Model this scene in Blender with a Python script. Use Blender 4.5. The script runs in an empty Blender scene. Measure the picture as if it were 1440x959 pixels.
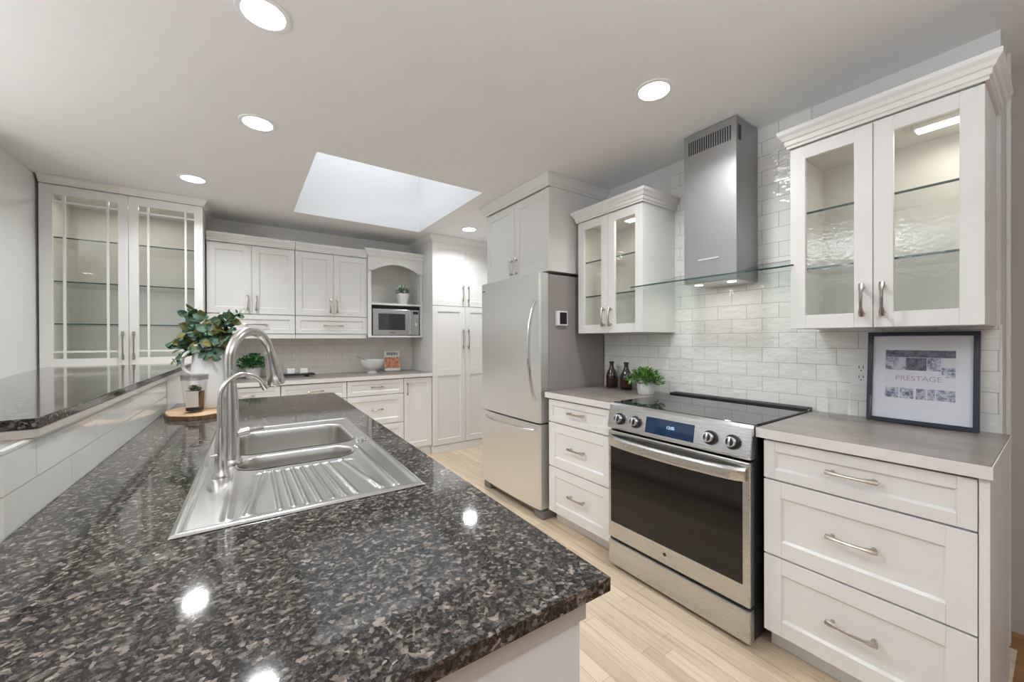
import bpy, bmesh, math, random
from mathutils import Vector, Matrix
random.seed(7)
sc = bpy.context.scene
C = sc.collection
PI = math.pi

# ------------------------------------------------------------------ camera, world, exposure
CAM_H = 1.28
YAW, PITCH, ROLL, FPX = math.radians(34.8), math.radians(-.18), math.radians(-.2), 544.5
cy, sy, cp, sp, cr, sr = math.cos(YAW), math.sin(YAW), math.cos(PITCH), math.sin(PITCH), math.cos(ROLL), math.sin(ROLL)
fw = Vector((sy*cp, cy*cp, sp)); ri0 = Vector((cy, -sy, 0)); up0 = ri0.cross(fw)
ri = ri0*cr + up0*sr; up = up0*cr - ri0*sr
cam_d = bpy.data.cameras.new('camera'); cam = bpy.data.objects.new('camera', cam_d); C.objects.link(cam)
cam.matrix_world = Matrix(((ri.x, up.x, -fw.x, 0), (ri.y, up.y, -fw.y, 0), (ri.z, up.z, -fw.z, CAM_H), (0, 0, 0, 1)))
cam_d.sensor_fit = 'HORIZONTAL'; cam_d.sensor_width = 36.0; cam_d.lens = FPX/1440*36.0
cam_d.clip_start = .02; cam_d.clip_end = 100
sc.camera = cam
vs = sc.view_settings
vs.view_transform = 'Standard'; vs.look = 'None'; vs.gamma = 1.0; vs.use_curve_mapping = False
vs.exposure = 0.46
w = bpy.data.worlds.new('sky'); sc.world = w; w.use_nodes = True
bg = w.node_tree.nodes['Background']; bg.inputs[0].default_value = (.80, .90, 1, 1); bg.inputs[1].default_value = .62
W_DOWN, W_SKY, W_WIN, W_CAB = 5.9, 3.8, 1.2, .5
W_UP = 36

def area(name, loc, rot, sx, syy, power, col=(1, 1, 1), disk=False, spread=180):
    l = bpy.data.lights.new(name, 'AREA'); l.shape = 'DISK' if disk else 'RECTANGLE'
    l.size = sx
    if not disk: l.size_y = syy
    l.energy = power; l.color = col; l.spread = math.radians(spread)
    o = bpy.data.objects.new(name, l); o.location = loc; o.rotation_euler = rot; C.objects.link(o); return o
CEIL = 2.46
area('skylight_daylight', (.985, 3.37, 3.25), (0, 0, 0), 1.1, 1.25, W_SKY, (.93, .97, 1))
area('assumed_rear_daylight', (-.9, -3.42, 1.45), (PI/2, 0, 0), 3.0, 1.7, W_WIN, (.88, .94, 1))  # daylight lamp added at an assumed window, out of view
area('assumed_side_daylight', (-3.92, .9, 1.45), (0, -PI/2, 0), 1.7, 3.0, W_WIN*1.05, (.88, .94, 1))  # same for the side: added lamp, its window assumed and unseen

area('added_bounce_fill', (.2, -.9, 1.75), (PI, 0, 0), 1.4, 1.4, W_UP, (.88, .94, 1))  # unseen upward fill, added to brighten the ceiling; not a room fixture
area('added_bounce_fill', (-2.4, 1.6, 1.75), (PI, 0, 0), 1.2, 1.2, W_UP*1.7, (.88, .94, 1))  # second added fill, out of view on the left, aimed at the ceiling
# ------------------------------------------------------------------ materials
def new_mat(name, col=(.8, .8, .8), rough=.5, metal=0.0, **kw):
    m = bpy.data.materials.new(name); m.use_nodes = True
    b = m.node_tree.nodes['Principled BSDF']
    b.inputs['Base Color'].default_value = (*col, 1); b.inputs['Roughness'].default_value = rough
    b.inputs['Metallic'].default_value = metal
    for k, v in kw.items(): b.inputs[k.replace('_', ' ')].default_value = v
    return m
def N(m, t, **kw):
    n = m.node_tree.nodes.new(t)
    for k, v in kw.items(): setattr(n, k, v)
    return n
def LK(m, a, b): m.node_tree.links.new(a, b)
def BS(m): return m.node_tree.nodes['Principled BSDF']
def coords(m, scale=(1, 1, 1)):
    tc = N(m, 'ShaderNodeTexCoord'); mp = N(m, 'ShaderNodeMapping'); mp.inputs['Scale'].default_value = scale
    LK(m, tc.outputs['Object'], mp.inputs['Vector']); return mp.outputs[0]
def noise(m, vec, scale, detail=3, rough=.5):
    n = N(m, 'ShaderNodeTexNoise'); n.inputs['Scale'].default_value = scale; n.inputs['Detail'].default_value = detail
    n.inputs['Roughness'].default_value = rough; LK(m, vec, n.inputs['Vector']); return n.outputs[0]
def ramp(m, fac, stops, interp='LINEAR'):
    r = N(m, 'ShaderNodeValToRGB'); e = r.color_ramp.elements; r.color_ramp.interpolation = interp
    while len(e) < len(stops): e.new(.5)
    for i, (p, c) in enumerate(stops):
        e[i].position = p; e[i].color = (*c, 1) if len(c) == 3 else c
    LK(m, fac, r.inputs[0]); return r.outputs[0]
def bump(m, h, strength=.2, dist=.002, nrm=None):
    b = N(m, 'ShaderNodeBump'); b.inputs['Strength'].default_value = strength; b.inputs['Distance'].default_value = dist
    LK(m, h, b.inputs['Height'])
    if nrm: LK(m, nrm, b.inputs['Normal'])
    LK(m, b.outputs[0], BS(m).inputs['Normal']); return b.outputs[0]
def mixc(m, fac, a, b, mode='MIX'):
    x = N(m, 'ShaderNodeMix', data_type='RGBA', blend_type=mode)
    for s, v in ((0, fac), (6, a), (7, b)):
        if hasattr(v, 'is_linked') or isinstance(v, bpy.types.NodeSocket): LK(m, v, x.inputs[s])
        else: x.inputs[s].default_value = v if s == 0 else (*v, 1)
    return x.outputs[2]

def painted(name, col, rough=.45, tex=.03):
    m = new_mat(name, col, rough); v = coords(m)
    n = noise(m, v, 6, 4); LK(m, ramp(m, n, [(.3, tuple(c*(1-tex) for c in col)), (.7, col)]), BS(m).inputs['Base Color'])
    bump(m, noise(m, v, 260, 2), .05, .001); return m
M = {}
M['cab'] = painted('cabinet_paint', (.82, .805, .78), .34, .015)
M['cab_in'] = painted('cabinet_interior', (.76, .74, .69), .5, .03)
M['cab_edge'] = painted('cabinet_gap', (.10, .095, .09), .6, .02)
M['ceil'] = painted('ceiling_paint', (.87, .87, .87), .8, .02)
M['wallp'] = painted('wall_greige_paint', (.87, .835, .79), .7, .03)
M['wall_dim'] = painted('darkened_greige_paint', (.50, .465, .42), .7, .03)  # greige darkened for the weak hall light and to cut bounced light
M['wallw'] = painted('wall_white_paint', (.80, .80, .80), .6, .02)
M['wallr'] = painted('wall_right_paint', (.74, .73, .71), .7, .02)
M['base'] = painted('baseboard_paint', (.78, .77, .75), .4, .02)
M['shaft'] = painted('skylight_shaft_paint', (.88, .88, .89), .8, .01)
M['pwhite'] = painted('ceramic_white', (.83, .82, .80), .3, .03)
M['plastic'] = new_mat('white_plastic', (.82, .81, .79), .35)
M['black'] = new_mat('black_plastic', (.012, .012, .014), .35)
M['darkgap'] = new_mat('dark_gap', (.02, .02, .02), .7)
M['trim'] = painted('beige_bar_trim', (.58, .53, .48), .45, .05)

def steel(name, col=(.66, .655, .65), rough=.24, axis=2, amp=.10):
    m = new_mat(name, col, rough, 1.0); s = [520, 520, 520]; s[axis] = 4.0
    n = noise(m, coords(m, tuple(s)), 1.0, 2)
    r = N(m, 'ShaderNodeMapRange'); r.inputs['To Min'].default_value = rough-amp*.5; r.inputs['To Max'].default_value = rough+amp
    LK(m, n, r.inputs[0]); LK(m, r.outputs[0], BS(m).inputs['Roughness'])
    return m
M['steel'] = steel('brushed_steel', rough=.30)
M['steel_h'] = steel('brushed_steel_horizontal', (.60, .595, .59), .27, 1, .015)
M['sink'] = steel('sink_steel', (.66, .655, .635), .22, 0, .06)
M['bowl'] = steel('bowl_steel', (.60, .58, .55), .30, 2, .015)
M['hood'] = steel('hood_steel', (.40, .40, .405), .42, 2, .06)
M['fridge'] = steel('fridge_door_steel', (.84, .84, .83), .38, 2, .06)
M['nickel'] = new_mat('satin_nickel', (.50, .455, .41), .22, 1.0)
M['chrome'] = new_mat('chrome', (.78, .78, .79), .10, 1.0)
M['faucet'] = steel('faucet_steel', (.62, .605, .585), .22, 2, .06)
M['fridge_side'] = painted('fridge_side_grey', (.35, .315, .30), .33, .04)
M['fridge_foot'] = painted('fridge_foot_grey', (.22, .20, .19), .5, .03)

def glass_mat(name, tint=(.97, .98, .97), rough=.02, seeded=False, extra=.0, ior=1.5):
    m = bpy.data.materials.new(name); m.use_nodes = True; nt = m.node_tree; nt.nodes.clear()
    out = nt.nodes.new('ShaderNodeOutputMaterial'); mx = nt.nodes.new('ShaderNodeMixShader')
    tr = nt.nodes.new('ShaderNodeBsdfTransparent'); tr.inputs[0].default_value = (*tint, 1)
    gl = nt.nodes.new('ShaderNodeBsdfGlossy'); gl.inputs['Roughness'].default_value = rough
    fr = nt.nodes.new('ShaderNodeFresnel'); fr.inputs[0].default_value = ior
    ad = nt.nodes.new('ShaderNodeMath'); ad.operation = 'ADD'; ad.inputs[1].default_value = extra
    ge = nt.nodes.new('ShaderNodeNewGeometry'); iv = nt.nodes.new('ShaderNodeMath'); iv.operation = 'SUBTRACT'; iv.inputs[0].default_value = 1
    mu = nt.nodes.new('ShaderNodeMath'); mu.operation = 'MULTIPLY'
    nt.links.new(ge.outputs['Backfacing'], iv.inputs[1]); nt.links.new(fr.outputs[0], ad.inputs[0])
    nt.links.new(ad.outputs[0], mu.inputs[0]); nt.links.new(iv.outputs[0], mu.inputs[1]); nt.links.new(mu.outputs[0], mx.inputs[0])
    nt.links.new(tr.outputs[0], mx.inputs[1]); nt.links.new(gl.outputs[0], mx.inputs[2]); nt.links.new(mx.outputs[0], out.inputs[0])
    if seeded:
        tc = nt.nodes.new('ShaderNodeTexCoord'); vo = nt.nodes.new('ShaderNodeTexVoronoi'); vo.inputs['Scale'].default_value = 75
        vo.feature = 'SMOOTH_F1'; nt.links.new(tc.outputs['Object'], vo.inputs['Vector'])
        b = nt.nodes.new('ShaderNodeBump'); b.inputs['Strength'].default_value = .16; b.inputs['Distance'].default_value = .002
        nt.links.new(vo.outputs['Distance'], b.inputs['Height']); nt.links.new(b.outputs[0], gl.inputs['Normal'])
        nt.links.new(b.outputs[0], fr.inputs['Normal'])
    return m
M['glass'] = glass_mat('clear_glass')
M['seeded'] = glass_mat('seeded_glass', rough=.05, seeded=True, extra=.04)
M['shelfglass'] = glass_mat('shelf_glass', (.975, .985, .98), extra=.02)
M['hoodglass'] = glass_mat('canopy_glass', (.86, .93, .90), extra=.05)
M['glassedge'] = new_mat('green_glass_edge', (.03, .075, .065), .15)
M['tumbler'] = glass_mat('tumbler_glass', (.985, .985, .985), ior=1.42)

def emis(name, col, s):
    m = new_mat(name, (0, 0, 0), .6); b = BS(m); b.inputs['Emission Color'].default_value = (*col, 1); b.inputs['Emission Strength'].default_value = s; return m
M['lens'] = emis('downlight_lens', (1, .98, .95), 14)
M['striplight'] = emis('cabinet_light_lens', (1, .97, .90), 6)
M['display'] = emis('range_display', (.03, .10, .26), .22); BS(M['display']).inputs['Roughness'].default_value = .08
M['digits'] = emis('display_digits', (.45, .75, 1), 1.2)

# subway tile on a wall plane; a = horizontal axis index
def tile_mat(name, ax, u0, v0, wdt, hgt, col=(.79, .78, .745), mort=(.50, .48, .45), bstr=.5, nmort=.0016):
    m = new_mat(name, col, .10); tc = N(m, 'ShaderNodeTexCoord'); s = N(m, 'ShaderNodeSeparateXYZ'); LK(m, tc.outputs['Object'], s.inputs[0])
    au = N(m, 'ShaderNodeMath', operation='ADD'); au.inputs[1].default_value = -u0+wdt*.5+wdt*40; LK(m, s.outputs[ax], au.inputs[0])
    av = N(m, 'ShaderNodeMath', operation='ADD'); av.inputs[1].default_value = -v0+hgt*40; LK(m, s.outputs[2], av.inputs[0])
    c = N(m, 'ShaderNodeCombineXYZ'); LK(m, au.outputs[0], c.inputs[0]); LK(m, av.outputs[0], c.inputs[1])
    b = N(m, 'ShaderNodeTexBrick'); b.offset = .5; b.offset_frequency = 2
    for k, v in (('Scale', 1), ('Brick Width', wdt), ('Row Height', hgt), ('Mortar Size', nmort), ('Mortar Smooth', .3), ('Bias', 0)): b.inputs[k].default_value = v
    b.inputs['Color1'].default_value = (*col, 1); b.inputs['Color2'].default_value = (*[x*.955 for x in col], 1); b.inputs['Mortar'].default_value = (*mort, 1)
    LK(m, c.outputs[0], b.inputs['Vector']); LK(m, b.outputs['Color'], BS(m).inputs['Base Color'])
    r = N(m, 'ShaderNodeMapRange'); r.inputs['To Min'].default_value = .10; r.inputs['To Max'].default_value = .7
    LK(m, b.outputs['Fac'], r.inputs[0]); LK(m, r.outputs[0], BS(m).inputs['Roughness'])
    inv = N(m, 'ShaderNodeMath', operation='SUBTRACT'); inv.inputs[0].default_value = 1; LK(m, b.outputs['Fac'], inv.inputs[1])
    b1 = N(m, 'ShaderNodeBump'); b1.inputs['Strength'].default_value = .6; b1.inputs['Distance'].default_value = .002; LK(m, inv.outputs[0], b1.inputs['Height'])
    n = noise(m, coords(m, (1, 1, 1.9)), 17, 2); bump(m, n, bstr, .006, b1.outputs[0]); return m
M['tileR'] = tile_mat('right_wall_subway_tile', 1, 1.139, 1.314, .164, .0815, (.86, .845, .81), bstr=.85)
M['tileB'] = tile_mat('back_wall_subway_tile', 0, 1.0, 1.314, .164, .0815, (.88, .83, .755), (.60, .55, .49), .3)
M['tileP'] = tile_mat('peninsula_subway_tile', 1, 1.60, .9925, .37, .0775, (.76, .755, .715), (.50, .48, .44), .10, .0022)

def granite(name):
    m = new_mat(name, (.1, .1, .1), .07); v0 = coords(m)
    nz = N(m, 'ShaderNodeTexNoise'); nz.inputs['Scale'].default_value = 70; nz.inputs['Detail'].default_value = 2; LK(m, v0, nz.inputs['Vector'])
    ad = N(m, 'ShaderNodeVectorMath', operation='MULTIPLY_ADD'); ad.inputs[1].default_value = (.012, .012, .012); LK(m, nz.outputs['Color'], ad.inputs[0]); LK(m, v0, ad.inputs[2])
    vo = N(m, 'ShaderNodeTexVoronoi'); vo.inputs['Scale'].default_value = 165; LK(m, ad.outputs[0], vo.inputs['Vector'])
    sep = N(m, 'ShaderNodeSeparateColor'); LK(m, vo.outputs['Color'], sep.inputs[0])
    c1 = ramp(m, sep.outputs[0], [(0, (.008, .008, .009)), (.26, (.018, .017, .016)), (.46, (.048, .044, .040)), (.66, (.10, .09, .08)), (.82, (.21, .185, .165)), (.94, (.40, .35, .315))])
    big = noise(m, v0, 42, 4, .65); c2 = ramp(m, big, [(.34, (.35, .34, .34)), (.5, (.85, .83, .80)), (.66, (1.6, 1.5, 1.42))])
    c3 = mixc(m, 1.0, c1, c2, 'MULTIPLY')
    fine = noise(m, v0, 210, 4, .7); c4 = ramp(m, fine, [(.40, (.006, .006, .007)), (.52, (.04, .037, .034)), (.68, (.22, .195, .175))])
    LK(m, mixc(m, .46, c3, c4), BS(m).inputs['Base Color'])
    BS(m).inputs['Specular IOR Level'].default_value = .5
    return m
M['granite'] = granite('dark_granite')

def laminate(name, ca, cb):
    m = new_mat(name, ca, .32); v = coords(m, (1, .45, 1))
    n = noise(m, v, 9, 6, .62); LK(m, ramp(m, n, [(.34, ca), (.66, cb)]), BS(m).inputs['Base Color'])
    return m
M['lam'] = laminate('taupe_laminate', (.235, .205, .18), (.35, .31, .275))
M['lamedge'] = laminate('laminate_edge', (.74, .71, .68), (.80, .77, .74))

def planks(name, wdt, ln, cols, rough=.33):
    m = new_mat(name, cols[0], rough); tc = N(m, 'ShaderNodeTexCoord'); s = N(m, 'ShaderNodeSeparateXYZ'); LK(m, tc.outputs['Object'], s.inputs[0])
    c = N(m, 'ShaderNodeCombineXYZ')
    au = N(m, 'ShaderNodeMath', operation='ADD'); au.inputs[1].default_value = 20; LK(m, s.outputs[1], au.inputs[0])
    av = N(m, 'ShaderNodeMath', operation='ADD'); av.inputs[1].default_value = 20; LK(m, s.outputs[0], av.inputs[0])
    LK(m, au.outputs[0], c.inputs[0]); LK(m, av.outputs[0], c.inputs[1])
    b = N(m, 'ShaderNodeTexBrick'); b.offset = .37; b.offset_frequency = 3; b.squash = 1.3; b.squash_frequency = 2
    for k, v in (('Scale', 1), ('Brick Width', ln), ('Row Height', wdt), ('Mortar Size', .0007), ('Mortar Smooth', .2), ('Bias', 0)): b.inputs[k].default_value = v
    b.inputs['Color1'].default_value = (*cols[0], 1); b.inputs['Color2'].default_value = (*cols[1], 1); b.inputs['Mortar'].default_value = (*cols[2], 1)
    LK(m, c.outputs[0], b.inputs['Vector'])
    g = noise(m, coords(m, (32, 1.6, 1)), 1.4, 5, .65)
    k = mixc(m, 1.0, b.outputs['Color'], ramp(m, g, [(.28, (.72, .66, .58)), (.5, (1, .99, .97)), (.75, (1.06, 1.05, 1.04))]), 'MULTIPLY')
    LK(m, k, BS(m).inputs['Base Color']); bump(m, g, .05, .001); return m
M['oak'] = planks('light_oak_planks', .062, .85, ((.67, .53, .38), (.81, .67, .50), (.34, .24, .15)))
M['parquet'] = planks('brown_parquet', .055, .25, ((.30, .135, .045), (.42, .20, .07), (.08, .035, .01)))

def leafmat(name, a, b):
    m = new_mat(name, a, .42); n = noise(m, coords(m), 28, 2); LK(m, ramp(m, n, [(.35, a), (.65, b)]), BS(m).inputs['Base Color']); return m
M['euc'] = leafmat('eucalyptus_leaf', (.018, .065, .03), (.15, .26, .17))
M['euc2'] = leafmat('olive_leaf', (.10, .12, .02), (.26, .22, .05))
M['leaf'] = leafmat('bright_green_leaf', (.045, .16, .025), (.22, .42, .09))
M['leafd'] = leafmat('dark_green_leaf', (.015, .09, .02), (.07, .22, .06))
M['leafw'] = leafmat('variegated_leaf', (.10, .28, .12), (.80, .86, .76))
M['stem'] = new_mat('yellow_brown_stem', (.45, .30, .10), .6)
M['soil'] = new_mat('dark_soil', (.03, .02, .012), .9)
def wood(name, a, b, sc_=(8, 8, 8)):
    m = new_mat(name, a, .5); n = noise(m, coords(m, sc_), 3, 5, .6); LK(m, ramp(m, n, [(.3, a), (.7, b)]), BS(m).inputs['Base Color']); return m
M['slice'] = wood('pale_sliced_wood', (.50, .30, .15), (.72, .50, .29))
M['bark'] = wood('dark_bark', (.05, .025, .012), (.22, .12, .05), (20, 20, 6))
M['amber'] = new_mat('brown_bottle_glass', (.022, .008, .004), .08, 0, Coat_Weight=.5)
M['orange_label'] = wood('brown_label_paper', (.075, .03, .018), (.14, .055, .03))
M['navy'] = new_mat('navy_black_frame', (.012, .018, .04), .3)
M['mat'] = new_mat('white_picture_mount', (.74, .76, .82), .5)
def collage(name, a, b, s):
    m = new_mat(name, a, .5); v = coords(m)
    n = noise(m, v, s, 3, .7)
    LK(m, ramp(m, n, [(.36, a), (.48, tuple((x+y)/2 for x, y in zip(a, b))), (.58, b)]), BS(m).inputs['Base Color']); return m
M['print_dark'] = collage('collage_dark_photo', (.06, .06, .10), (.20, .20, .27), 60)
M['print_mid'] = collage('collage_violet_photo', (.16, .16, .30), (.62, .62, .72), 45)
M['print_grey'] = collage('collage_grey_photo', (.10, .12, .20), (.55, .57, .66), 70)
M['print_white'] = new_mat('collage_white_band', (.72, .72, .78), .5)
M['pink_ink'] = new_mat('pale_pink_ink', (.42, .36, .42), .5)
M['grey_ink'] = new_mat('grey_ink', (.42, .42, .5), .5)
M['dark_ink'] = new_mat('dark_ink', (.04, .035, .035), .5)
M['orange'] = collage('orange_cover_photo', (.50, .12, .03), (.78, .42, .26), 45)
M['cooktop'] = new_mat('black_ceramic_glass', (.012, .012, .013), .04, 0, Specular_IOR_Level=.9)
M['ovenglass'] = new_mat('black_oven_glass', (.012, .011, .010), .05, 0, Specular_IOR_Level=.45)
M['mwglass'] = new_mat('dark_microwave_glass', (.03, .03, .03), .07, 0, Specular_IOR_Level=.8)
M['label_paper'] = wood('kraft_tag_paper', (.50, .44, .38), (.62, .56, .50))
M['moss'] = leafmat('dried_moss', (.06, .08, .03), (.22, .20, .12))
M['frost'] = glass_mat('etched_glass', (.86, .85, .83), .3, extra=.12)
M['marble'] = painted('white_marble', (.80, .80, .79), .25, .14)

# ------------------------------------------------------------------ mesh helpers
ORG = {}
def V(*a): return Vector(a)
class MB:
    def __init__(s, P=None): s.bm = bmesh.new(); s.P = P or (lambda u, v, w: V(u, v, w)); s.mi = 0
    def face(s, pts, mi=None):
        f = s.bm.faces.new([s.bm.verts.new(s.P(*p)) for p in pts]); f.material_index = s.mi if mi is None else mi; return f
    def box(s, a, b, bev=0.0, mi=None):
        (x0, y0, z0), (x1, y1, z1) = a, b
        vs_ = [s.bm.verts.new(s.P(x, y, z)) for x in (x0, x1) for y in (y0, y1) for z in (z0, z1)]
        q = [(0, 1, 3, 2), (4, 6, 7, 5), (0, 4, 5, 1), (2, 3, 7, 6), (0, 2, 6, 4), (1, 5, 7, 3)]
        fs = [s.bm.faces.new([vs_[i] for i in t]) for t in q]
        for f in fs: f.material_index = s.mi if mi is None else mi
        if bev > 0:
            es = list({e for f in fs for e in f.edges})
            bmesh.ops.bevel(s.bm, geom=es, offset=bev, segments=2, affect='EDGES', profile=.5)
        return s
    def prism(s, pts2, w0, w1, mapf, bev=0.0):      # pts2 polygon, extruded w0..w1; mapf(a,b,w)->3 tuple in P space
        a = [s.bm.verts.new(s.P(*mapf(p[0], p[1], w0))) for p in pts2]; b = [s.bm.verts.new(s.P(*mapf(p[0], p[1], w1))) for p in pts2]
        fs = [s.bm.faces.new(a), s.bm.faces.new(b[::-1])]
        n = len(pts2)
        for i in range(n): fs.append(s.bm.faces.new([a[i], a[(i+1) % n], b[(i+1) % n], b[i]]))
        for f in fs: f.material_index = s.mi
        if bev > 0:
            es = list({e for f in fs[:2] for e in f.edges}); bmesh.ops.bevel(s.bm, geom=es, offset=bev, segments=2, affect='EDGES')
        return s
    def lathe(s, prof, c=(0, 0, 0), seg=32, close=True, sq=None):
        rings = []
        for r, z in prof:
            if r < 1e-5: rings.append([s.bm.verts.new(s.P(c[0], c[1], c[2]+z))]); continue
            rg = []
            for i in range(seg):
                a = 2*PI*i/seg; k = 1
                if sq: k = 1/((abs(math.cos(a))**sq+abs(math.sin(a))**sq)**(1/sq))
                rg.append(s.bm.verts.new(s.P(c[0]+r*k*math.cos(a), c[1]+r*k*math.sin(a), c[2]+z)))
            rings.append(rg)
        for A, B in zip(rings, rings[1:]):
            if len(A) == 1 and len(B) == 1: continue
            for i in range(seg):
                j = (i+1) % seg
                if len(A) == 1: f = s.bm.faces.new([A[0], B[i], B[j]])
                elif len(B) == 1: f = s.bm.faces.new([A[i], B[0], A[j]])
                else: f = s.bm.faces.new([A[i], B[i], B[j], A[j]])
                f.material_index = s.mi
        return s
    def tube(s, pts, rad, seg=14, cap=True, flat=None):
        pts = [Vector(p) for p in pts]; n = len(pts); rs = rad if isinstance(rad, (list, tuple)) else [rad]*n
        prev = None; rings = []
        for i, p in enumerate(pts):
            t = (pts[min(i+1, n-1)]-pts[max(i-1, 0)]).normalized()
            if prev is None:
                h = V(0, 0, 1) if abs(t.z) < .9 else V(1, 0, 0); a = (h - t*h.dot(t)).normalized()
            else: a = (prev - t*prev.dot(t)).normalized()
            prev = a; b = t.cross(a); rg = []
            for k in range(seg):
                th = 2*PI*k/seg; ka, kb = (1, 1) if not flat else flat
                q = p + a*math.cos(th)*rs[i]*ka + b*math.sin(th)*rs[i]*kb
                rg.append(s.bm.verts.new(s.P(*q)))
            rings.append(rg)
        for A, B in zip(rings, rings[1:]):
            for k in range(seg):
                j = (k+1) % seg; f = s.bm.faces.new([A[k], A[j], B[j], B[k]]); f.material_index = s.mi
        if cap:
            s.bm.faces.new(rings[0]).material_index = s.mi; s.bm.faces.new(rings[-1][::-1]).material_index = s.mi
        return s
    def build(s, name, mats, parent=None, smooth=False, angle=35, keep=False):
        mats = mats if isinstance(mats, (list, tuple)) else [mats]
        if not keep: bmesh.ops.recalc_face_normals(s.bm, faces=s.bm.faces)
        org = ORG.get(parent.name, V(0, 0, 0)) if parent else None
        if parent is None:          # origin at the base centre of the thing
            xs = [v.co for v in s.bm.verts]
            org = V((min(p.x for p in xs)+max(p.x for p in xs))/2, (min(p.y for p in xs)+max(p.y for p in xs))/2, min(p.z for p in xs)) if keep != 'world' else V(0, 0, 0)
        for v in s.bm.verts: v.co -= org
        me = bpy.data.meshes.new(name); s.bm.to_mesh(me); s.bm.free()
        for m in mats: me.materials.append(m if not isinstance(m, str) else M[m])
        if smooth:
            me.shade_smooth(); me.set_sharp_from_angle(angle=math.radians(angle))
        o = bpy.data.objects.new(name, me); C.objects.link(o)
        if parent: o.parent = parent; ORG[o.name] = org
        else: o.location = org; ORG[o.name] = org
        return o
    def struct(s, name, mats, parent=None):
        o = s.build(name, mats, parent, keep='world' if parent is None else False)
        if parent is None:
            o['kind'] = 'structure'
        return o
def tag(o, label, cat, group=None, kind=None):
    o['label'] = label; o['category'] = cat
    if group: o['group'] = group
    if kind: o['kind'] = kind
    return o
def thing(name, label, cat, loc, group=None):
    o = bpy.data.objects.new(name, None); C.objects.link(o); o.location = loc; o.empty_display_size = .1
    ORG[o.name] = Vector(loc); return tag(o, label, cat, group)
TH = math.radians(-1.3); PV = V(.454, .402, 0)
def rotg(o):
    d = o.location - PV; R = Matrix.Rotation(TH, 3, 'Z'); o.location = PV + R @ d; o.rotation_euler.z += TH; return o
def copy_tree(o, parent=None):
    c = o.copy(); C.objects.link(c)
    if parent: c.parent = parent
    for ch in [x for x in C.objects if x.parent == o]: copy_tree(ch, c)
    return c

# facing frames: u = horizontal along the front, v = up, w = outward
def FR(x):   return lambda u, v, w: V(x-w, u, v)      # faces -x (right-hand run), u = world y
def FB(y):   return lambda u, v, w: V(u, y-w, v)      # faces -y (back run), u = world x
def FL(x):   return lambda u, v, w: V(x+w, u, v)      # faces +x (peninsula front)

def shaker(P, u0, v0, u1, v1, parent, name, rail=.055, th=.02, mat='cab', panel=True, label=None):
    b = MB(P); r = rail; bv = .0015
    b.box((u0, v0, 0), (u0+r, v1, th), bv); b.box((u1-r, v0, 0), (u1, v1, th), bv)
    b.box((u0+r, v0, 0), (u1-r, v0+r, th), bv); b.box((u0+r, v1-r, 0), (u1-r, v1, th), bv)
    if panel:
        b.box((u0+r-.001, v0+r-.001, .001), (u1-r+.001, v1-r+.001, th-.010))
        e = .007   # sloping bead round the panel
        for (a0, c0, a1, c1) in ((u0+r, v0+r, u1-r, v0+r), (u0+r, v1-r, u1-r, v1-r)):
            s_ = 1 if c0 == v0+r else -1
            b.prism([(c0, th-.010), (c0, th-.003), (c0+s_*e, th-.010)], a0, a1, lambda p, q, w_: (w_, p, q))
        for (c, s_) in ((u0+r, 1), (u1-r, -1)):
            b.prism([(c, th-.010), (c, th-.003), (c+s_*e, th-.010)], v0+r, v1-r, lambda p, q, w_: (p, w_, q))
    o = b.build(name, mat, parent)
    if label: o['label'] = label
    return o
def handle(P, cu, cv, ln, parent, vert=False, w0=.02, r=.0068, mat='nickel'):
    b = MB()
    pts = []; n = 9
    for i in range(n):
        t = -1+2*i/(n-1); d = t*ln/2; bow = w0+.022+.010*(1-t*t)
        pts.append(P(cu+(0 if vert else d), cv+(d if vert else 0), bow))
    b.tube(pts, [r*(1.35 if abs(-1+2*i/(n-1)) > .7 else .85) for i in range(n)], 8)
    for s_ in (-1, 1):
        d = s_*ln*.40
        p0 = P(cu+(0 if vert else d), cv+(d if vert else 0), w0-.001); p1 = P(cu+(0 if vert else d), cv+(d if vert else 0), w0+.024)
        b.tube([p0, p1], r*1.1, 8)
        d = s_*ln*.455
        a, c = (.006, ln*.045) if vert else (ln*.045, .006)
        bb = MB(P); bb.bm.free(); bb.bm = b.bm
        bb.box((cu+(0 if vert else d)-a, cv+(d if vert else 0)-c, w0+.018), (cu+(0 if vert else d)+a, cv+(d if vert else 0)+c, w0+.030), .002)
    return b.build('handle', mat, parent, smooth=True)
CROWN = [(0, 0), (.012, 0), (.012, .016), (.022, .022), (.040, .052), (.046, .056), (.046, .074), (0, .074)]
CROWN_UP = [(0, 0), (.010, 0), (.010, .010), (.016, .014), (.018, .032), (.024, .036), (.030, .050), (.036, .056), (.040, .062), (.040, .078), (0, .078)]
def crown(P, path, z, parent, prof=CROWN, s=1.0, name='crown_moulding'):
    """path: list of (u, w) corners, offset outward with mitres; P maps (u, v, w)"""
    b = MB(P); n = len(path); rows = []
    def nrm(i):
        (a0, a1), (b0, b1) = path[i], path[i+1]; d = Vector((b0-a0, b1-a1)).normalized(); return Vector((-d.y, d.x))
    for i in range(n):
        if i == 0: m = nrm(0)
        elif i == n-1: m = nrm(n-2)
        else:
            m = nrm(i-1)+nrm(i); m = m/ (m.length**2/2) if m.length else m
        rows.append([b.bm.verts.new(P(path[i][0]+m.x*q[0]*s, z+q[1]*s, path[i][1]+m.y*q[0]*s)) for q in prof])
    k = len(prof)
    for A, B in zip(rows, rows[1:]):
        for i in range(k): b.bm.faces.new([A[i], A[(i+1) % k], B[(i+1) % k], B[i]])
    b.bm.faces.new(rows[0]); b.bm.faces.new(rows[-1][::-1])
    return b.build(name, 'cab', parent)

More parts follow.
